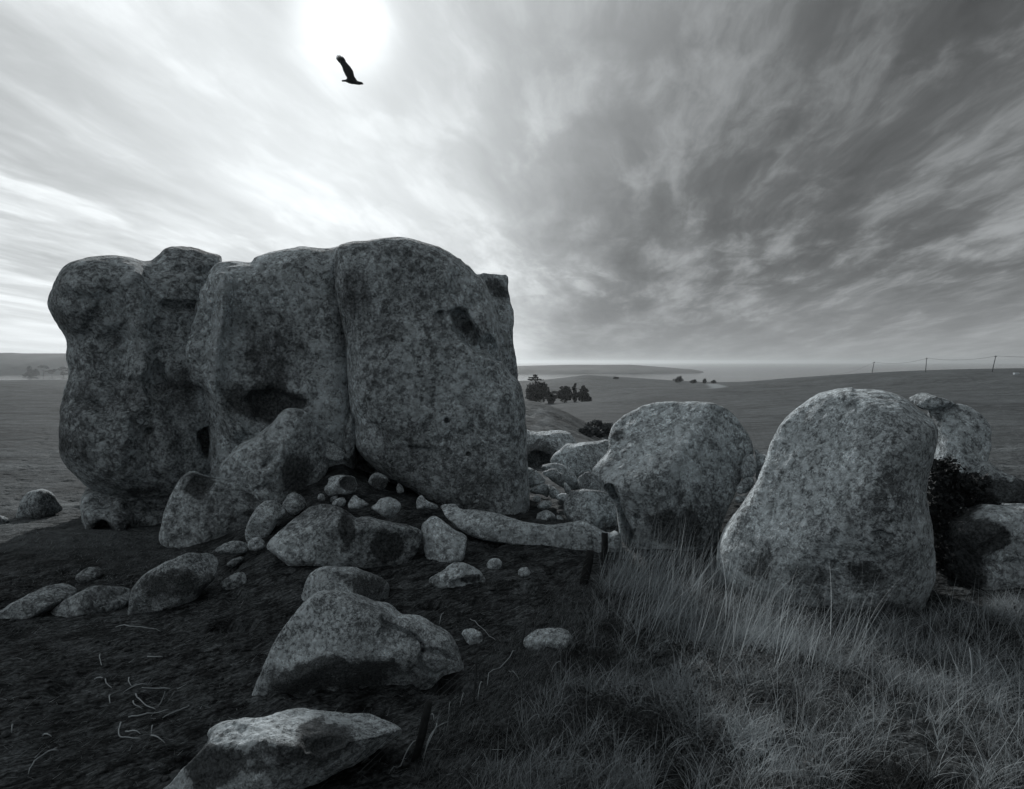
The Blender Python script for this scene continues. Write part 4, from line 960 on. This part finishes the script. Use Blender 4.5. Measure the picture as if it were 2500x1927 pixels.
def tree_at(px, pyb, pyt, D, **kw):
    b_ = at(px, pyb, D); H = (pyb - pyt) / F_PX * D * 1.0
    g = float(hbase(b_[0], b_[1])[0])
    if g > SEA_Z + 1 and D < 400: H += b_[2] - min(g, b_[2]); b_[2] = min(g, b_[2])
    return tree(b_, H, **kw)
GT = 'cypress trees in the grove beyond the gap'
x_, y_ = S('t', 190, 500)
tree_at(x_, y_, S('t', 0, 222)[1], 215, clumps=[(0, 0, .45, .30, .26, .34), (.13, 0, .55, .26, .2, .20), (-.14, 0, .35, .22, .2, .28), (-.02, 0, .90, .17, .15, .025), (.0, 0, .97, .11, .1, .02), (.05, 0, .84, .2, .15, .02), (-.1, 0, .83, .12, .1, .02), (.2, 0, .35, .22, .2, .30), (0, 0, .2, .32, .25, .2)], n=4200, size=.34,
        label='tallest cypress of the grove with bare tiers at its flat top', group=GT, seed=1, trunk_h=.97)
x_, y_ = S('t', 345, 500)
tree_at(x_, y_, S('t', 0, 375)[1], 214, clumps=[(0, 0, .35, .36, .3, .35), (-.1, 0, .7, .25, .2, .2), (.25, 0, .85, .25, .2, .07)], n=1500, size=.3, label='short bushy cypress beside the tallest tree of the grove', group=GT, seed=2)
x_, y_ = S('t', 480, 494)
tree_at(x_, y_, S('t', 0, 330)[1], 218, clumps=[(0, 0, .4, .42, .36, .4), (.08, 0, .78, .26, .2, .2), (-.18, 0, .5, .24, .2, .3), (.25, 0, .55, .2, .2, .3)], n=2600, size=.32, label='broad dense cypress in the middle of the grove', group=GT, seed=3)
x_, y_ = S('t', 578, 492)
tree_at(x_, y_, S('t', 0, 308)[1], 222, clumps=[(0, 0, .3, .16, .16, .3), (0, 0, .68, .10, .1, .28), (.02, 0, .9, .05, .05, .12)], n=1100, size=.28, label='thin sparse spire-shaped cypress of the grove', group=GT, seed=4)
x_, y_ = S('t', 665, 490)
tree_at(x_, y_, S('t', 0, 328)[1], 218, clumps=[(0, 0, .3, .40, .34, .32), (0, 0, .62, .26, .24, .28), (-.02, 0, .88, .12, .12, .13)], n=2600, size=.32, label='conical cypress at the open end of the grove', group=GT, seed=5)
GL = 'wind-shaped trees on the spit'
for i, (px_i, yb, yt, cl_, lab) in enumerate([
    (62, 884, 745, [(0, 0, .4, .5, .4, .28), (.3, 0, .7, .4, .3, .2), (-.4, 0, .55, .3, .2, .06)], 'low spreading tree at the end of the spit'),
    (73, 884, 595, [(0, 0, .85, .22, .2, .14), (.05, 0, .6, .25, .2, .2), (0, 0, .3, .28, .25, .3)], 'round-headed wind-shaped tree near the end of the spit'),
    (88, 884, 665, [(0, 0, .7, .36, .3, .25), (.1, 0, .4, .4, .3, .3), (-.3, 0, .3, .3, .3, .25)], 'dense block-shaped tree in the middle of the spit'),
    (106, 886, 570, [(0, 0, .88, .34, .3, .10), (.25, 0, .78, .24, .2, .05), (-.3, 0, .86, .12, .1, .08), (.3, 0, .5, .15, .1, .03)], 'umbrella-shaped tree with a bare trunk on the spit'),
    (127, 882, 660, [(0, 0, .75, .40, .3, .16), (-.1, 0, .5, .3, .2, .08), (.3, 0, .85, .2, .2, .1)], 'low flat-crowned tree beyond the umbrella-shaped tree'),
    (155, 882, 595, [(0, 0, .85, .30, .3, .12), (-.35, 0, .72, .3, .2, .10), (.3, 0, .6, .24, .2, .08), (0, 0, .35, .26, .2, .2)], 'wide layered tree on the spit nearest the outcrop')]):
    tree_at(px_i, 840 + yb / 10.92 + .6, 840 + yt / 10.92, 1075, clumps=cl_, n=1100, size=.75, label=lab, group=GL, seed=20 + i, name='wind_shaped_tree', trunk_h=.85)
# bushes on the far ridge and scrub in the hollow
GB = 'bushes along the far ridge'
for i, (tx, ty, H, wd_, lab) in enumerate([(1605, 300, 5.5, .9, 'largest dark bush on the skyline of the far ridge'), (1750, 302, 2.8, 1.3, 'low rounded bush on the skyline next to the largest bush'), (1860, 303, 3.6, .5, 'narrow upright bush on the skyline by the dirt track'), (1950, 302, 2.6, .9, 'small bush where the dirt track meets the skyline'), (985, 262, 1.8, 1.6, 'low tuft of scrub on the skyline beside the knoll')]):
    q = S('t', tx, ty); b_ = at(q[0], q[1] + .8, 452)
    tree(b_, H, [(0, 0, .45, .5 * wd_, .4, .4), (.3 * wd_, 0, .35, .4 * wd_, .3, .3), (-.3 * wd_, 0, .3, .4 * wd_, .3, .3)], 700, .4, lab, GB, 40 + i, name='bush', cat='bush', trunk_h=.5)
for i in range(9):
    px_i = 1432 + i * 9 + (i % 3) * 3; py_i = 1062 - (i % 3) * 4 + (i % 2) * 5
    g, D_ = ground_hit(px_i, py_i, 25, 80)
    tree(g - [0, 0, .05], 0.45 + .2 * (i % 3), [(0, 0, .45, .6, .5, .4), (.35, 0, .35, .45, .4, .3), (-.3, .1, .4, .4, .4, .35)], 700, .10,
         'dark scrub bush in the hollow between the knoll and the hammer-shaped boulder', 'scrub bushes in the hollow', 60 + i, name='scrub_bush', cat='bush', trunk_h=.5)

M_BRAMBLE = blade_mat('bramble leaves', .012, .05, .15)
bx_ = at(2308, 1300, 6.25); bx_[2] = float(hbase(bx_[0], bx_[1])[0]) - .03
tree(bx_, 1.15, [(0, 0, .25, .20, .22, .28), (-.02, .05, .6, .17, .2, .25), (.05, .1, .85, .16, .2, .14), (.22, .15, .72, .2, .2, .12), (.32, .1, .62, .14, .16, .10), (.12, 0, .15, .18, .2, .18)], 9000, .022,
     'black bramble choking the crevice between the great domed boulder and the shadowed boulder', None, 90, name='bramble_bush', cat='bush', trunk_h=.7)
# ------------------------------------------------------------------ power line on the hill
M_WOOD = plain_mat('weathered pole wood', .10, scale=4, bump=.3)
M_WIRE = plain_mat('wire', .06, rough=.6, bump=0)
def pole(pb, pt, D, r, lab):
    b_ = at(pb[0], pb[1], D); t_ = at(pt[0], pt[1], D)
    g = float(hbase(b_[0], b_[1])[0])
    dirn = (t_ - b_) / max(t_[2] - b_[2], .1)
    foot = b_ + dirn * (min(g, b_[2]) - .5 - b_[2])
    e = empty('utility_pole', tuple(foot), lab, 'utility pole', 'utility poles on the hill crest')
    v, q, t = tube([foot, (foot + t_) / 2, t_], [r, r * .9, r * .75], 8)
    under(mesh_np('shaft', v, q, M_WOOD, tri=t), e)
    a = t_ - dirn * .45
    v, q, t = tube([a + [-.35, .25, 0], a, a + [.35, -.25, 0]], [.09, .09, .09], 6)
    under(mesh_np('crossarm', v, q, M_WOOD, tri=t), e)
    v, q, t = tube([a + [.30, -.22, .05], a + [.30, -.22, .28]], [.07, .05], 6)
    under(mesh_np('insulator', v, q, M_WIRE, tri=t), e)
    return a + np.array([.30, -.22, .28])
pw_ = [pole(S('w', 1866, 312), S('w', 1911, 113), 268, .19, 'tallest leaning utility pole, standing on the near grass of the hill'),
       pole(S('w', 1229, 280), S('w', 1241, 134), 300, .18, 'upright utility pole on the hill crest, second along the cable'),
       pole(S('w', 712, 275), S('w', 732, 172), 345, .18, 'short-looking leaning utility pole where the hill crest falls away'),
       pole(S('w', 314, 316), S('w', 317, 292), 420, .14, 'tip of a utility pole rising from behind the hill crest')]
off = at(2640, 884, 262); off = np.array([off[0], off[1], pw_[0][2] - .5])
def cable(a, b_, sag, lab):
    P = []
    for i in range(15):
        t = i / 14; p_ = a * (1 - t) + b_ * t; p_[2] -= sag * 4 * t * (1 - t); P.append(p_)
    v, q, t = tube(P, [.05] * 15, 5)
    tag(mesh_np('power_cable', v, q, M_WIRE, tri=t), lab, 'cable', 'cable spans of the power line')
cable(off, pw_[0], .3, 'cable span running out of frame from the tallest utility pole')
cable(pw_[0], pw_[1], 1.2, 'cable span between the tallest and the upright utility pole')
cable(pw_[1], pw_[2], 1.5, 'cable span between the upright and the short-looking utility pole')
cable(pw_[2], pw_[3], 1.6, 'cable span dropping behind the crest from the short-looking pole')
# small white trough on the hill
g, D_ = ground_hit(*S('w', 2108, 296), 150, 400)
def box_bm(bm, c, s):
    r = bmesh.ops.create_cube(bm, size=1.0)
    for v in r['verts']: v.co = Vector((c[0] + v.co.x * s[0], c[1] + v.co.y * s[1], c[2] + v.co.z * s[2]))
bm = bmesh.new()
for c, s in (((0, 0, .1), (1.6, .8, .1)), ((-.76, 0, .4), (.08, .8, .5)), ((.76, 0, .4), (.08, .8, .5)), ((0, -.36, .4), (1.44, .08, .5)), ((0, .36, .4), (1.44, .08, .5))): box_bm(bm, c, s)
me = bpy.data.meshes.new('water_trough'); bm.to_mesh(me); bm.free(); me.materials.append(plain_mat('white trough', .7, var=.05))
o = bpy.data.objects.new('water_trough', me); o.location = g - np.array([0, 0, .06]); COL.objects.link(o)
tag(o, 'small white trough on the hill beyond the tallest utility pole', 'trough')

# ------------------------------------------------------------------ broken wire fence in the foreground
M_POST = plain_mat('charred post wood', .022, scale=30, bump=.6)
M_STAKE = plain_mat('thin stake', .05, scale=30, bump=.3)
fr_ = empty('wire_fence', tuple(ground_hit(1160, 1713)[0]), 'broken wire fence of dark leaning stubs and slack wires crossing the soil', 'fence')
def fpost(pb, pt, r, mat, dz=0.0, lean=.02):
    g, D_ = ground_hit(pb[0], pb[1])
    Dt = D_ + lean
    t_ = at(pt[0], pt[1], Dt)
    ax = unit(t_ - g)
    P = [g - ax * .12, g + (t_ - g) * .33 + [.004, 0, 0], g + (t_ - g) * .7, t_]
    v, q, t = tube(P, [r, r * 1.06, r * .95, r * .8], 9)
    rs = np.random.RandomState(int(pb[0])); v = v + rs.normal(size=v.shape) * r * .10
    under(mesh_np('post', v, q, mat, tri=t, smooth_=False), fr_)
    return g, t_, D_
f1 = fpost(S('n', 215, 1385), S('n', 315, 1000), .021, M_POST)
fpost(S('n', 655, 1000), S('n', 688, 620), .006, M_STAKE)
fpost(S('n', 1022, 588), S('n', 1072, 350), .007, M_STAKE)
f4 = fpost(S('7', 225, 415), S('7', 258, 265), .045, M_POST)
f5 = fpost(S('7', 318, 312), S('7', 322, 185), .035, M_POST)
fpost(S('g', 1245, 1480), S('g', 1228, 1235), .012, M_STAKE)
for k, (ya, yb) in enumerate([(1707, 1356), (1728, 1372), (1750, 1392)]):
    A_ = at(1047 - k * 6, ya, f1[2] + .03); B_ = at(1440 - k * 3, yb, f4[2] + .02)
    dv_ = (B_ - A_)
    P = []
    for t in np.linspace(-.2, 1.0, 26):
        p_ = A_ + dv_ * t
        if t < 0: p_[2] += t * .1
        p_[2] -= .05 * max(0, t * (1 - t)) * (1 + k) * .6
        p_[2] = max(p_[2], float(hg(p_[0], p_[1])[0]) + .012)
        P.append(p_)
    v, q, t = tube(P, [.0012] * len(P), 5)
    under(mesh_np('wire', v, q, M_WIRE, tri=t), fr_)

# ------------------------------------------------------------------ bird
M_BIRD = plain_mat('black plumage', .018, rough=.6, scale=25, bump=.3, var=.5)
def bird():
    D = 21.0
    SC = [1.0]
    def P2(x, y, off_=0.0):
        x, y = 1040 + (x - 1040) * SC[0], 1130 + (y - 1130) * SC[0]
        q = S('b', x, y); return at(q[0], q[1], D) + np.array([0, off_, 0])
    parts = []
    # body: head to tail
    spine = [(1385, 1240, .012), (1340, 1215, .040), (1260, 1210, .055), (1180, 1195, .065), (1100, 1160, .085), (1020, 1145, .095), (940, 1135, .085), (880, 1132, .060), (820, 1132, .045), (710, 1138, .035)]
    Pp = np.array([P2(x, y) for x, y, r in spine]); rad = [r * .95 for _, _, r in spine]
    rad[8] *= .75; rad[9] *= .7
    v, q, t = tube(Pp, rad, 10)
    parts.append((v, q, t))
    def wing(off_root, off_tip, sx=1.0):
        lead = [(1200, 1140), (1110, 1010), (1075, 850), (1000, 730), (900, 620), (845, 550)]
        trail = [(880, 1110), (880, 1040), (835, 975), (775, 850), (735, 720), (650, 590)]
        n = len(lead); th = .014; V = []
        for i in range(n):
            f = i / (n - 1); o_ = off_root + (off_tip - off_root) * f
            for jj in range(5):
                s = jj / 4
                xx = lead[i][0] * (1 - s) + trail[i][0] * s; yy = lead[i][1] * (1 - s) + trail[i][1] * s
                c_ = P2(xx, yy, o_ - .05 * math.sin(math.pi * s))
                hth = th * (1 - .75 * s) * (1 - .5 * f)
                V.append(c_ + [0, -hth, 0]); V.append(c_ + [0, hth, 0])
        V = np.array(V); Q = []
        idx = lambda i, j, k: (i * 5 + j) * 2 + k
        for i in range(n - 1):
            for j in range(4):
                Q.append((idx(i, j, 0), idx(i + 1, j, 0), idx(i + 1, j + 1, 0), idx(i, j + 1, 0)))
                Q.append((idx(i, j, 1), idx(i, j + 1, 1), idx(i + 1, j + 1, 1), idx(i + 1, j, 1)))
            Q.append((idx(i, 0, 0), idx(i, 0, 1), idx(i + 1, 0, 1), idx(i + 1, 0, 0)))
            Q.append((idx(i, 4, 0), idx(i + 1, 4, 0), idx(i + 1, 4, 1), idx(i, 4, 1)))
        parts.append((V, np.array(Q), np.zeros((0, 3), int)))
        for (a, b_, r) in [((840, 560), (755, 432), .016), ((800, 570), (663, 380), .017), ((760, 580), (598, 385), .017), ((725, 590), (570, 430), .016), ((700, 590), (555, 485), .015), ((690, 600), (597, 548), .013), ((670, 610), (640, 595), .012)]:
            A_, B_ = P2(a[0], a[1], off_tip - .02), P2(b_[0], b_[1], off_tip - .06)
            vv_, qq_, tt_ = tube([A_, A_ * .6 + B_ * .4, A_ * .25 + B_ * .75, B_], [r * 1.9, r * 1.75, r * 1.35, r * .5], 6)
            parts.append((vv_, qq_, tt_))
        for k in range(9):   # trailing secondaries
            f = .12 + .095 * k; i = int(f * 5); g_ = f * 5 - i
            xx = trail[i][0] * (1 - g_) + trail[i + 1][0] * g_; yy = trail[i][1] * (1 - g_) + trail[i + 1][1] * g_
            o_ = off_root + (off_tip - off_root) * f
            A_, B_ = P2(xx + 60, yy - 15, o_), P2(xx - 14, yy + 8, o_)
            parts.append(tube([A_, B_ * .7 + A_ * .3, B_], [.016, .018, .006], 5))
    wing(-.02, -.10)
    SC[0] = .74
    wing(.06, .45)
    V, Q, T_ = merge(parts)
    o = mesh_np('bird', V, Q, M_BIRD, tri=T_)
    tag(o, 'black soaring bird with one raised fingered wing below the sun', 'bird')
bird()

# ------------------------------------------------------------------ grass
def poly_world(pts):
    return np.array([ground_hit(*q)[0][:2] for q in pts])
def scatter(rs, P, n):
    mn, mx = P.min(0), P.max(0); out = []
    tot = 0
    while tot < n:
        Q = rs.uniform(mn, mx, (n * 2, 2)); Q = Q[inside(Q, P)]; out.append(Q); tot += len(Q)
    return np.concatenate(out)[:n]
def blades(rs, XY, length, width, lean_dir, lean, curve, segs=3, sink=.01):
    n = len(XY)
    z = hg(XY[:, 0], XY[:, 1]) - sink
    B = np.stack([XY[:, 0], XY[:, 1], z], 1)
    a = lean_dir; dirh = np.stack([np.cos(a), np.sin(a), np.zeros(n)], 1)
    sidev = rs.uniform(0, 2 * np.pi, n); sv = np.stack([np.cos(sidev), np.sin(sidev), np.zeros(n)], 1)
    V = []
    for k in range(segs + 1):
        t = k / segs
        ang = lean + curve * t
        c = B + (length * t)[:, None] * (dirh * np.sin(ang)[:, None] + np.array([0, 0, 1.0]) * np.cos(ang)[:, None])
        wv = (width * (1 - .85 * t))[:, None] * sv * .5
        V.append(c - wv); V.append(c + wv)
    V = np.stack(V, 1)
    m = 2 * (segs + 1)
    Q = []
    for k in range(segs):
        Q.append(np.stack([np.arange(n) * m + 2 * k, np.arange(n) * m + 2 * k + 1, np.arange(n) * m + 2 * k + 3, np.arange(n) * m + 2 * k + 2], 1))
    return V.reshape(-1, 3), np.concatenate(Q), m
def grass_obj(name, rs, XY, length, width, lean_dir, lean, curve, mat, shade, label, segs=3):
    V, Q, m = blades(rs, XY, length, width, lean_dir, lean, curve, segs)
    o = mesh_np(name, V, Q, mat, attrs={'shade': np.repeat(shade, m)}, smooth_=False)
    return tag(o, label, 'grass', kind='stuff')
def clumped(rs, XY, sc, lo, hi, z=0.0):
    p = np.concatenate([XY, np.full((len(XY), 1), z)], 1)
    k = smooth(fbm(p, sc, 3), lo, hi)
    return XY[rs.uniform(0, 1, len(XY)) < k]
M_GRASS = blade_mat('dry grass', .022, .55)
M_STRAW = blade_mat('pale straw', .20, .60, .35)
M_TURF = blade_mat('withered turf', .07, .34, .35)
M_WEED = blade_mat('low weed leaves', .025, .075, .25)
rs = np.random.RandomState(5)
# main sward on the right
PR = poly_world([(1180, 1990), (1150, 1927), (1330, 1700), (1440, 1480), (1500, 1390), (1760, 1400), (1900, 1480), (2150, 1540), (2450, 1480), (2650, 1480), (2900, 1990)])
XY = clumped(rs, scatter(rs, PR, 62000), 1.6, -.35, .25)
n = len(XY)
bright = np.clip(.15 + 1.4 * fbm(np.concatenate([XY, np.ones((n, 1))], 1), 1.6, 3) + rs.normal(0, .20, n), 0, 1)
grass_obj('dry_grass', rs, XY, rs.uniform(.05, .17, n), rs.uniform(.0022, .0055, n), rs.normal(.9, 1.1, n), rs.uniform(.1, .8, n), rs.uniform(.1, .9, n), M_GRASS, bright, 'matted dry grass covering the ground below the domed boulder')
# tall leaning stalks in front of the round boulders
PS = poly_world([(1450, 1440), (1490, 1370), (1560, 1350), (1700, 1370), (1850, 1450), (2080, 1540), (2100, 1640), (1850, 1660), (1600, 1600), (1500, 1540)])
XY = clumped(rs, scatter(rs, PS, 1500), 1.8, -.45, .2, 3)
n = len(XY)
grass_obj('tall_dry_stalks', rs, XY, rs.uniform(.20, .66, n), rs.uniform(.0035, .0065, n), rs.normal(.25, .55, n), rs.uniform(.1, .62, n), rs.normal(.08, .16, n), M_STRAW, rs.uniform(0, 1, n) ** 1.5, 'tall pale stalks leaning together in front of the round boulders', 5)
PS2 = poly_world([(2080, 1560), (2500, 1500), (2600, 1650), (2600, 1900), (1900, 1900), (1800, 1720), (1950, 1600)])
XY = scatter(rs, PS2, 420); n = len(XY)
grass_obj('tall_dry_stalks', rs, XY, rs.uniform(.15, .5, n), rs.uniform(.002, .0036, n), rs.normal(.6, .9, n), rs.uniform(.05, .6, n), rs.normal(.1, .25, n), M_STRAW, np.clip(rs.normal(.4, .3, n), 0, 1), 'thin scattered stalks standing in the matted grass below the shadowed boulder', 5)
# taller soft tufts
XY0 = scatter(rs, PR, 330); XYt = []
for c in XY0:
    k = rs.randint(25, 70); XYt.append(c + rs.normal(0, .035, (k, 2)))
XY = np.concatenate(XYt); n = len(XY)
grass_obj('grass_tufts', rs, XY, rs.uniform(.10, .28, n), rs.uniform(.002, .0042, n), rs.uniform(-1.2, 2.6, n), rs.uniform(.05, .75, n), rs.uniform(.2, 1.0, n), M_GRASS, np.clip(rs.normal(.55, .28, n), 0, 1), 'loose tufts of grass rising from the sward below the domed boulder', 4)
# short turf and litter over the trodden soil
PL = poly_world([(-150, 1990), (-150, 1420), (200, 1400), (560, 1420), (700, 1480), (1300, 1400), (1480, 1400), (1400, 1600), (1250, 1990)])
XY = clumped(rs, scatter(rs, PL, 60000), 2.2, -.5, .5, 6); n = len(XY)
grass_obj('short_turf', rs, XY, rs.uniform(.015, .07, n), rs.uniform(.002, .0045, n), rs.normal(.65, .5, n) + np.pi * rs.randint(0, 2, n), rs.uniform(.9, 1.5, n), rs.uniform(0, .2, n), M_TURF, rs.uniform(0, 1, n) ** 2.2, 'sparse withered turf and litter on the trampled soil', 2)
PM = poly_world([(-250, 1440), (-250, 1120), (190, 1100), (190, 1290), (330, 1330), (520, 1345), (560, 1420), (200, 1430)])
XY = clumped(rs, scatter(rs, PM, 60000), .9, -.5, .4, 8); n = len(XY)
grass_obj('short_turf', rs, XY, rs.uniform(.02, .06, n), rs.uniform(.004, .009, n), rs.normal(.5, 1.2, n), rs.uniform(.4, 1.2, n), rs.uniform(0, .5, n), M_TURF, np.clip(rs.normal(.5, .28, n), 0, 1), 'cropped sunlit turf of the pasture beside the outcrop', 2)
# dry fragments and clods lying on the soil
XY = scatter(rs, PL, 5200); n = len(XY)
grass_obj('straw_litter', rs, XY, rs.uniform(.02, .10, n), rs.uniform(.003, .006, n), rs.normal(.65, .6, n) + np.pi * rs.randint(0, 2, n), rs.uniform(1.25, 1.52, n), rs.uniform(-.1, .1, n), M_STRAW, rs.uniform(0, 1, n) ** 3, 'loose straw fragments strewn over the trampled soil', 2)
XY = clumped(rs, scatter(rs, PL, 2600), 1.5, -.4, .4, 2); n = len(XY)
oc = np.array([[1, 0, 0], [-1, 0, 0], [0, 1, 0], [0, -1, 0], [0, 0, 1], [0, 0, -1]], float)
of = np.array([[0, 2, 4], [2, 1, 4], [1, 3, 4], [3, 0, 4], [2, 0, 5], [1, 2, 5], [3, 1, 5], [0, 3, 5]])
sz = (.006 + .022 * rs.uniform(0, 1, n) ** 3)
V = (oc[None] * sz[:, None, None] * np.array([1.3, 1.0, .7]) * rs.uniform(.6, 1.4, (n, 6, 1)) + np.stack([XY[:, 0], XY[:, 1], hg(XY[:, 0], XY[:, 1]) + sz * .2], 1)[:, None])
o = mesh_np('soil_clods', V.reshape(-1, 3), None, plain_mat('soil clod', .07, scale=40, var=.6, bump=.5), tri=(of[None] + 6 * np.arange(n)[:, None, None]).reshape(-1, 3), smooth_=False)
tag(o, 'small clods and crumbs of soil and dung on the trampled ground', 'clods', kind='stuff')
# transition litter near the fence
PF = poly_world([(1000, 1990), (1010, 1800), (1200, 1600), (1400, 1420), (1500, 1420), (1440, 1600), (1330, 1990)])
XY = scatter(rs, PF, 22000); n = len(XY)
grass_obj('fence_grass', rs, XY, rs.uniform(.03, .11, n), rs.uniform(.0015, .003, n), rs.normal(.8, .7, n), rs.uniform(.5, 1.3, n), rs.uniform(0, .5, n), M_GRASS, np.clip(rs.normal(.16, .22, n), 0, 1), 'flattened thin grass along the broken wire fence', 3)
# low leafy weeds
XY0 = np.concatenate([scatter(rs, poly_world([(1420, 1800), (1450, 1700), (1700, 1700), (1830, 1840), (1600, 1860)]), 90), scatter(rs, poly_world([(1640, 1600), (1850, 1590), (1960, 1740), (1800, 1760)]), 70), scatter(rs, PR, 130), scatter(rs, poly_world([(1480, 1480), (1560, 1470), (1560, 1540), (1480, 1550)]), 16)])
Vs = []; Ss = []
for c in XY0:
    k = rs.randint(40, 80); d = rs.normal(0, .045, (k, 2)); xy = c + d
    z = hg(xy[:, 0], xy[:, 1]) + rs.uniform(.0, .07, k)
    P = np.concatenate([xy, z[:, None]], 1)
    a = rs.normal(size=(k, 3)); a[:, 2] *= .5; a /= np.linalg.norm(a, axis=1)[:, None]
    b_ = np.cross(a, rs.normal(size=(k, 3)) * .4 + [0, 0, 1]); b_ /= np.linalg.norm(b_, axis=1)[:, None]
    s = rs.uniform(.006, .015, k)[:, None]
    Vs.append(np.stack([P - a * s, P - b_ * s * .6, P + a * s, P + b_ * s * .6], 1).reshape(-1, 3)); Ss.append(np.repeat(rs.uniform(0, 1, k), 4))
V = np.concatenate(Vs); o = mesh_np('low_weeds', V, np.arange(len(V)).reshape(-1, 4), M_WEED, attrs={'shade': np.concatenate(Ss)}, smooth_=False)
tag(o, 'low dark leafy weeds growing through the grass', 'weeds', kind='stuff')

# ------------------------------------------------------------------ single dry stalks lying about
def stalk(pts, r, label, group, lift=.012, mat=M_DRY if 'M_DRY' in globals() else None):
    P = []
    m = len(pts)
    for i, q in enumerate(pts):
        g, D_ = ground_hit(*q); P.append(g)
    P = catmull(np.array(P), 4, False)
    for i in range(len(P)):
        P[i, 2] = float(hg(P[i, 0], P[i, 1])[0]) + r * .5 + lift * math.sin(math.pi * i / (len(P) - 1))
    v, q, t = tube(P, [r * (1 - .45 * i / (len(P) - 1)) for i in range(len(P))], 6)
    tag(mesh_np('dry_stalk', v, q, M_DRY, tri=t), label, 'dry stalk', group)
M_DRY = plain_mat('bleached stalk', .36, scale=15, bump=.2, var=.25)
lb = 'bleached dry stalk lying on the dark trampled soil by the half-buried boulder'
for pts in [C('5', 530, 970, 527, 1000, 538, 1028), C('5', 556, 1106, 565, 1130, 590, 1145), C('5', 584, 1170, 578, 1200, 582, 1222), C('5', 682, 1085, 680, 1110, 696, 1130), C('5', 718, 1185, 760, 1235, 822, 1260), C('5', 704, 1222, 712, 1242, 752, 1250), C('5', 640, 1330, 628, 1400, 660, 1418, 742, 1420),
            C('5', 664, 1384, 742, 1397), C('5', 800, 1402, 872, 1446), C('5', 1000, 1240, 930, 1280, 860, 1312), C('5', 780, 1110, 650, 1162), C('5', 826, 1202, 872, 1140), C('5', 806, 1340, 800, 1385), C('5', 612, 828, 720, 832, 850, 828), C('5', 500, 1102, 560, 1106), C('5', 780, 988, 860, 986), C('5', 900, 1135, 750, 1140),
            C('5', 680, 1300, 780, 1290, 890, 1262), C('5', 300, 1460, 200, 1530, 150, 1610), C('5', 310, 1480, 225, 1500), C('5', 70, 1360, 62, 1400), C('5', 225, 1400, 272, 1402)]:
    stalk(pts, .0042, lb, 'dry stalks on the trampled soil')
lb = 'pale dry straw stalk fallen in the grass beyond the broken fence'
for pts in [C('n', 1440, 1130, 1340, 1320, 1235, 1495), C('n', 1450, 1245, 1560, 1420, 1672, 1580), C('n', 1642, 1380, 1540, 1455, 1350, 1600), C('n', 1512, 1270, 1420, 1400, 1330, 1600), C('n', 1615, 1345, 1530, 1480, 1460, 1590), C('n', 1322, 1430, 1275, 1575, 1235, 1550), C('n', 1310, 1265, 1260, 1380, 1180, 1560), C('n', 1600, 1490, 1450, 1530, 1330, 1610), C('n', 1465, 1380, 1400, 1560),
            C('n', 1600, 1600, 1470, 1600), C('n', 725, 868, 690, 958), C('n', 608, 932, 550, 1032), C('n', 478, 1020, 465, 1088), C('n', 370, 1160, 362, 1235, 280, 1372), C('n', 1185, 1095, 1110, 1150, 1035, 1205), C('n', 935, 760, 970, 825, 1015, 862), C('n', 1340, 700, 1265, 775), C('n', 328, 1088, 350, 1145), C('n', 980, 600, 890, 730, 790, 820, 765, 900), C('n', 460, 1140, 340, 1260, 270, 1400), C('n', 630, 350, 720, 450, 830, 530), C('n', 1670, 270, 1710, 390), C('n', 425, 310, 390, 390), C('n', 1756, 860, 1680, 940, 1590, 1040), C('n', 210, 1300, 90, 1430, 0, 1560)]:
    stalk(pts, .0034, lb, 'straw stalks in the grass', .03)
# upright bleached stems
lb = 'single bleached stem standing out of the matted grass'
for (pb, pt) in [(C('7', 1045, 915, 1040, 880)[0], S('7', 1005, 775)), (S('7', 838, 900), S('7', 826, 780)), (S('7', 2130, 1120), S('7', 2030, 900)), (S('7', 1752, 1000), S('7', 1755, 830)), (S('7', 1980, 840), S('7', 1985, 700)), (S('7', 2145, 920), S('7', 2060, 730)), (S('7', 1945, 880), S('7', 1942, 695)), (S('7', 900, 870), S('7', 850, 850))]:
    g, D_ = ground_hit(*pb); t_ = at(pt[0], pt[1], D_ + .03)
    mid_ = (g + t_) / 2 + np.array([.012, 0, 0])
    v, q, t = tube(catmull(np.array([g - [0, 0, .02], mid_, t_]), 4, False), [.0036] * 6 + [.0028] * 2 + [.0016], 6)
    tag(mesh_np('bleached_stalk', v, q, M_DRY, tri=t), lb, 'dry stalk', 'bleached stems in the matted grass')

# ------------------------------------------------------------------ haze
HAZE = 1.4e-4
if HAZE:
    bm = bmesh.new(); box_bm(bm, (0, 0, 0), (30000, 30000, 62))
    me = bpy.data.meshes.new('haze'); bm.to_mesh(me); bm.free()
    hz = bpy.data.objects.new('haze', me); hz.location = (0, 0, SEA_Z - 14 + 31); COL.objects.link(hz)
    m = bpy.data.materials.new('haze'); m.use_nodes = True; t = m.node_tree; t.nodes.clear(); n_ = NT(t)
    out = n_.node('ShaderNodeOutputMaterial'); pv = n_.node('ShaderNodeVolumePrincipled')
    pv.inputs['Color'].default_value = (.64, .68, .70, 1); pv.inputs['Density'].default_value = HAZE; pv.inputs['Anisotropy'].default_value = .6
    n_.link(pv.outputs[0], out.inputs['Volume']); me.materials.append(m)
    tag(hz, 'thin sea haze filling the air over the coast', 'haze', kind='stuff')
